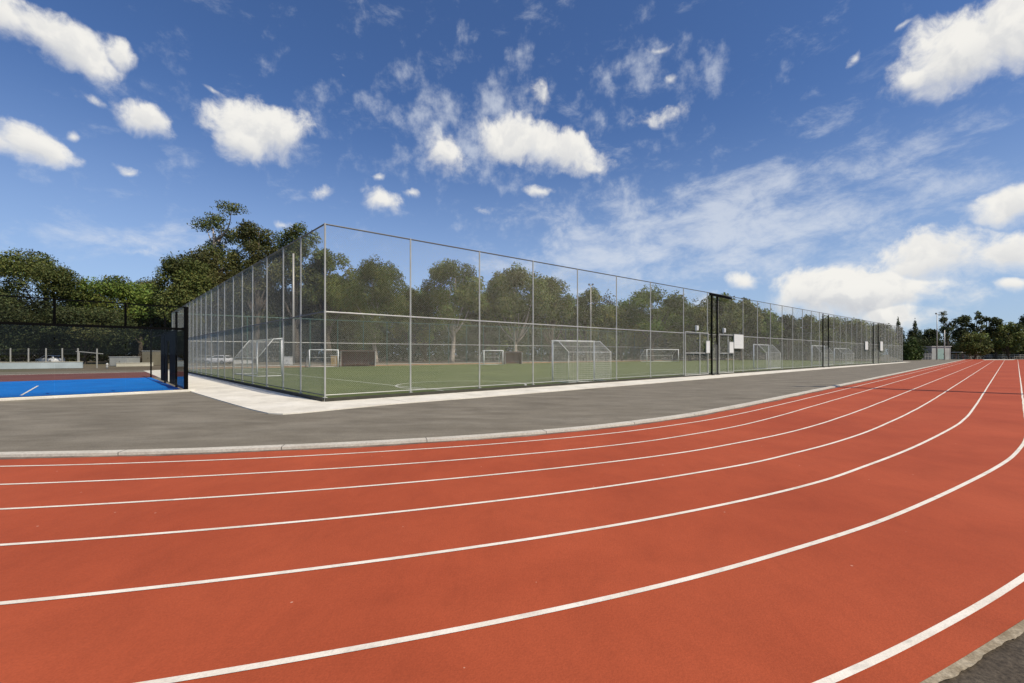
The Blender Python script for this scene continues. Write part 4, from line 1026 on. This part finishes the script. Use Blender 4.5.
w = bpy.data.worlds.new('World'); scene.world = w; w.use_nodes = True
nt = w.node_tree; N = nt.nodes; Lk = nt.links
bg = N['Background']; bg.inputs['Strength'].default_value = 1.0
def math_(op, a, b=None, c=None, tree_=None, clamp=False):
    t = tree_ or nt
    n = t.nodes.new('ShaderNodeMath'); n.operation = op; n.use_clamp = clamp
    for i, x in enumerate((a, b, c)):
        if x is None: continue
        if isinstance(x, (int, float)): n.inputs[i].default_value = x
        else: t.links.new(x, n.inputs[i])
    return n.outputs[0]
def smooth(x, lo, hi, t=None):
    t = t or nt
    n = t.nodes.new('ShaderNodeMapRange'); n.interpolation_type = 'SMOOTHSTEP'
    t.links.new(x, n.inputs['Value']); n.inputs['From Min'].default_value = lo; n.inputs['From Max'].default_value = hi
    return n.outputs['Result']
def AE(px, py):
    d = Vector(((px-512)/F_PX, 1, (HOR-py)/F_PX)).normalized()
    return math.atan2(d.x, d.y), math.asin(d.z)

# cumulus masses: px, py, half-width, half-height, tilt(deg, image clockwise), weight
CUM = [
 (45,28,98,27,18,1.0),(118,52,26,20,10,.85),(0,8,60,26,10,.9),
 (28,143,48,20,8,.95),(-12,138,40,18,0,.9),(68,131,12,11,40,.62),
 (146,116,38,17,12,.9),(88,93,34,13,14,.66),
 (262,134,50,30,0,1.0),(213,122,26,16,20,.60),(248,140,36,26,0,.9),
 (124,164,24,9,8,.62),(344,79,14,11,40,.50),(219,87,20,8,8,.45),
 (516,140,50,20,6,1.0),(560,149,50,21,12,1.0),(590,160,22,10,20,.8),
 (447,152,34,30,30,.74),(541,101,18,24,10,.62),(480,215,26,12,20,.56),(535,190,40,11,-8,.52),
 (653,120,44,20,-18,.68),(664,72,16,12,0,.50),(655,44,30,9,0,.48),
 (325,186,24,13,-15,.64),(381,200,32,18,28,.72),(377,174,16,9,0,.62),(413,193,20,9,0,.55),(280,222,34,12,0,.58),
 (962,50,72,40,-12,1.05),(1010,30,70,52,-10,1.05),(912,84,24,18,0,.85),(858,55,20,13,-45,.66),(898,38,22,8,-15,.45),
 (1012,203,44,21,-6,1.0),(1050,196,40,24,0,1.0),
 (862,294,80,30,0,1.12),(930,258,64,25,-8,1.10),(1005,250,50,22,0,.98),(815,292,40,24,0,1.05),(895,316,70,20,0,.85),(1010,282,30,14,0,.7),(748,284,26,15,0,.78),(710,300,60,18,0,.55),
 (140,250,90,16,0,.42),(30,262,60,12,0,.35),
 (1190,120,90,40,-10,1.0),(-160,90,90,40,10,1.0),(1230,280,110,40,0,1.0),(-150,220,90,22,0,.8),
]
fg = bpy.data.node_groups.new('cloud_field', 'ShaderNodeTree')
fg.interface.new_socket('AE', in_out='INPUT', socket_type='NodeSocketVector')
fg.interface.new_socket('Field', in_out='OUTPUT', socket_type='NodeSocketFloat')
gi = fg.nodes.new('NodeGroupInput'); go = fg.nodes.new('NodeGroupOutput')
# warp the lookup so that no ellipse survives as an ellipse
wn = fg.nodes.new('ShaderNodeTexNoise'); wn.inputs['Scale'].default_value = 7.0; wn.inputs['Detail'].default_value = 4
fg.links.new(gi.outputs[0], wn.inputs['Vector'])
wv = fg.nodes.new('ShaderNodeVectorMath'); wv.operation = 'SUBTRACT'; wv.inputs[1].default_value = (.5,.5,.5); fg.links.new(wn.outputs['Color'], wv.inputs[0])
ws = fg.nodes.new('ShaderNodeVectorMath'); ws.operation = 'SCALE'; ws.inputs['Scale'].default_value = .075; fg.links.new(wv.outputs[0], ws.inputs[0])
wa = fg.nodes.new('ShaderNodeVectorMath'); wa.operation = 'ADD'; fg.links.new(gi.outputs[0], wa.inputs[0]); fg.links.new(ws.outputs[0], wa.inputs[1])
acc = None; accy = None
for px, py, a, b, rot, wt in CUM:
    az, el = AE(px, py)
    ax_ = AE(px+a, py)[0]-AE(px-a, py)[0]; eb_ = AE(px, py-b)[1]-AE(px, py+b)[1]
    mp = fg.nodes.new('ShaderNodeMapping'); mp.vector_type = 'TEXTURE'
    mp.inputs['Location'].default_value = (az, el, 0); mp.inputs['Rotation'].default_value = (0,0,-math.radians(rot)); mp.inputs['Scale'].default_value = (ax_/2*1.2, eb_/2*1.2, 1)
    fg.links.new(wa.outputs[0], mp.inputs['Vector'])
    ln = fg.nodes.new('ShaderNodeVectorMath'); ln.operation = 'LENGTH'; fg.links.new(mp.outputs[0], ln.inputs[0])
    f1 = math_('MULTIPLY_ADD', ln.outputs['Value'], -1.0, wt-(.10 if wt < .8 else 0), fg)
    sy = fg.nodes.new('ShaderNodeSeparateXYZ'); fg.links.new(mp.outputs[0], sy.inputs[0])
    if acc is None: acc = f1; accy = sy.outputs['Y']
    else:
        gt = smooth(math_('SUBTRACT', f1, acc, None, fg), -.12, .12, fg)
        mxf = fg.nodes.new('ShaderNodeMix'); mxf.data_type = 'FLOAT'
        fg.links.new(gt, mxf.inputs['Factor']); fg.links.new(accy, mxf.inputs['A']); fg.links.new(sy.outputs['Y'], mxf.inputs['B']); accy = mxf.outputs['Result']
        n = fg.nodes.new('ShaderNodeMath'); n.operation = 'SMOOTH_MAX'; n.inputs[2].default_value = .12
        fg.links.new(acc, n.inputs[0]); fg.links.new(f1, n.inputs[1]); acc = n.outputs[0]
fg.interface.new_socket('Height', in_out='OUTPUT', socket_type='NodeSocketFloat')
fg.interface.new_socket('Relief', in_out='OUTPUT', socket_type='NodeSocketFloat')
def fnoise(scale, detail, rough, off=None, dist=0.0):
    n = fg.nodes.new('ShaderNodeTexNoise'); n.inputs['Scale'].default_value = scale; n.inputs['Detail'].default_value = detail
    n.inputs['Roughness'].default_value = rough; n.inputs['Lacunarity'].default_value = 2.1; n.inputs['Distortion'].default_value = dist
    v = wa.outputs[0]
    if off:
        o_ = fg.nodes.new('ShaderNodeVectorMath'); o_.operation = 'ADD'; o_.inputs[1].default_value = off; fg.links.new(v, o_.inputs[0]); v = o_.outputs[0]
    fg.links.new(v, n.inputs['Vector']); return n.outputs['Fac']
n1 = fnoise(15, 8, .58); n1b = fnoise(15, 4, .55, (.012,.020,0)); n1c = fnoise(15, 4, .55); n2 = fnoise(52, 5, .6)
t = math_('MULTIPLY_ADD', math_('SUBTRACT', n1, .5, None, fg), 1.65, acc, fg)
t = math_('MULTIPLY_ADD', math_('SUBTRACT', n2, .5, None, fg), .34, t, fg)
fg.links.new(t, go.inputs[0]); fg.links.new(accy, go.inputs[1]); fg.links.new(math_('SUBTRACT', n1c, n1b, None, fg), go.inputs[2])

tc = N.new('ShaderNodeTexCoord')
sp = N.new('ShaderNodeSeparateXYZ'); Lk.new(tc.outputs['Generated'], sp.inputs[0])
azn = math_('ARCTAN2', sp.outputs['X'], sp.outputs['Y']); eln = math_('ARCSINE', sp.outputs['Z'])
cb = N.new('ShaderNodeCombineXYZ'); Lk.new(azn, cb.inputs[0]); Lk.new(eln, cb.inputs[1])
g = N.new('ShaderNodeGroup'); g.node_tree = fg; Lk.new(cb.outputs[0], g.inputs[0])
f0, hgt, rel = g.outputs[0], g.outputs[1], g.outputs[2]
soft = N.new('ShaderNodeMapRange'); Lk.new(hgt, soft.inputs['Value']); soft.inputs['From Min'].default_value = -.5; soft.inputs['From Max'].default_value = .5; soft.inputs['To Min'].default_value = .85; soft.inputs['To Max'].default_value = .48
al_ = N.new('ShaderNodeMapRange'); al_.interpolation_type = 'SMOOTHSTEP'; Lk.new(f0, al_.inputs['Value']); al_.inputs['From Min'].default_value = .0; Lk.new(soft.outputs['Result'], al_.inputs['From Max'])
alpha = al_.outputs['Result']
# lit from above and behind the viewer: tops and sunward billows bright, flat bases grey
base_ = smooth(hgt, -.62, .18); relief = smooth(rel, -.10, .10)
thick = smooth(f0, .15, .85)
lit = math_('ADD', math_('MULTIPLY', base_, .62), math_('MULTIPLY', relief, .38))
shade = math_('SUBTRACT', 1.0, math_('MULTIPLY', thick, math_('SUBTRACT', 1.0, lit)))
# thin high streaks
mp = N.new('ShaderNodeMapping'); mp.inputs['Rotation'].default_value = (0,0,math.radians(-32)); mp.inputs['Scale'].default_value = (6.5, 13, 1); Lk.new(cb.outputs[0], mp.inputs['Vector'])
ns = N.new('ShaderNodeTexNoise'); ns.inputs['Scale'].default_value = 1.35; ns.inputs['Detail'].default_value = 10; ns.inputs['Roughness'].default_value = .66; ns.inputs['Distortion'].default_value = .25
Lk.new(mp.outputs[0], ns.inputs['Vector'])
np_ = N.new('ShaderNodeTexNoise'); np_.inputs['Scale'].default_value = 13; np_.inputs['Detail'].default_value = 9; np_.inputs['Roughness'].default_value = .6; Lk.new(cb.outputs[0], np_.inputs['Vector'])
def region(px, py, a, b):
    az, el = AE(px, py); m = N.new('ShaderNodeMapping'); m.vector_type = 'TEXTURE'
    m.inputs['Location'].default_value = (az, el, 0); m.inputs['Scale'].default_value = ((AE(px+a,py)[0]-AE(px-a,py)[0])/2, (AE(px,py-b)[1]-AE(px,py+b)[1])/2, 1)
    Lk.new(cb.outputs[0], m.inputs['Vector']); l = N.new('ShaderNodeVectorMath'); l.operation = 'LENGTH'; Lk.new(m.outputs[0], l.inputs[0])
    return math_('SUBTRACT', 1.0, l.outputs['Value'], None, None, True)
r1 = math_('MAXIMUM', region(740,225,280,90), math_('MAXIMUM', region(620,250,190,55), math_('MULTIPLY', region(150,246,170,40), .6)))
st1 = math_('MULTIPLY', smooth(math_('MULTIPLY_ADD', r1, .36, ns.outputs['Fac']), .54, .92), .66)
r2 = math_('MAXIMUM', region(480,135,230,120), math_('MAXIMUM', region(660,80,110,60), region(620,225,210,60)))
st2 = math_('MULTIPLY', smooth(math_('MULTIPLY_ADD', r2, .26, np_.outputs['Fac']), .60, .92), .66)
st = math_('MAXIMUM', st1, st2)
# haze near the horizon
hz = smooth(eln, .56, -.02)
sky = N.new('ShaderNodeTexSky'); sky.sky_type = 'NISHITA'; sky.sun_disc = False
sky.sun_elevation = SUN_EL; sky.sun_rotation = SUN_AZ; sky.air_density = 1.0; sky.dust_density = .6; sky.ozone_density = 2.6; sky.altitude = 400
sk = N.new('ShaderNodeMix'); sk.data_type = 'RGBA'; sk.blend_type = 'MULTIPLY'; sk.inputs['Factor'].default_value = 1
sk.inputs['B'].default_value = (.068, .088, .119, 1)        # sky strength with a slightly deeper blue
Lk.new(sky.outputs['Color'], sk.inputs['A'])
mh = N.new('ShaderNodeMix'); mh.data_type = 'RGBA'; Lk.new(math_('MULTIPLY', math_('POWER', hz, 1.5), .66), mh.inputs['Factor']); Lk.new(sk.outputs['Result'], mh.inputs['A']); mh.inputs['B'].default_value = (.47,.59,.76,1)
m1 = N.new('ShaderNodeMix'); m1.data_type = 'RGBA'; Lk.new(st, m1.inputs['Factor']); Lk.new(mh.outputs['Result'], m1.inputs['A']); m1.inputs['B'].default_value = (.74,.78,.84,1)
cc_ = N.new('ShaderNodeMix'); cc_.data_type = 'RGBA'; cc_.inputs['A'].default_value = (.57,.59,.63,1); cc_.inputs['B'].default_value = (.92,.90,.85,1)
Lk.new(shade, cc_.inputs['Factor'])
m2 = N.new('ShaderNodeMix'); m2.data_type = 'RGBA'; Lk.new(math_('MULTIPLY', alpha, .97), m2.inputs['Factor']); Lk.new(m1.outputs['Result'], m2.inputs['A']); Lk.new(cc_.outputs['Result'], m2.inputs['B'])
Lk.new(m2.outputs['Result'], bg.inputs['Color'])
w.cycles.sampling_method = 'MANUAL'; w.cycles.sample_map_resolution = 512

# ------------------------------------------------------------------ camera and view
cd = bpy.data.cameras.new('camera'); cam = bpy.data.objects.new('camera', cd); col.objects.link(cam)
cam.location = (0, 0, EYE+.0105); cam.rotation_euler = (math.pi/2, 0, 0)
cd.sensor_width = 36.0; cd.lens = 36.0*F_PX/1024.0
cd.shift_y = (HOR-341.5)/1024.0
cd.clip_start = .05; cd.clip_end = 6000
scene.camera = cam
scene.view_settings.view_transform = 'Standard'; scene.view_settings.look = 'None'; scene.view_settings.exposure = 0; scene.view_settings.gamma = 1
scene.cycles.transparent_max_bounces = 32
scene.cycles.max_bounces = 5
scene.cycles.diffuse_bounces = 3
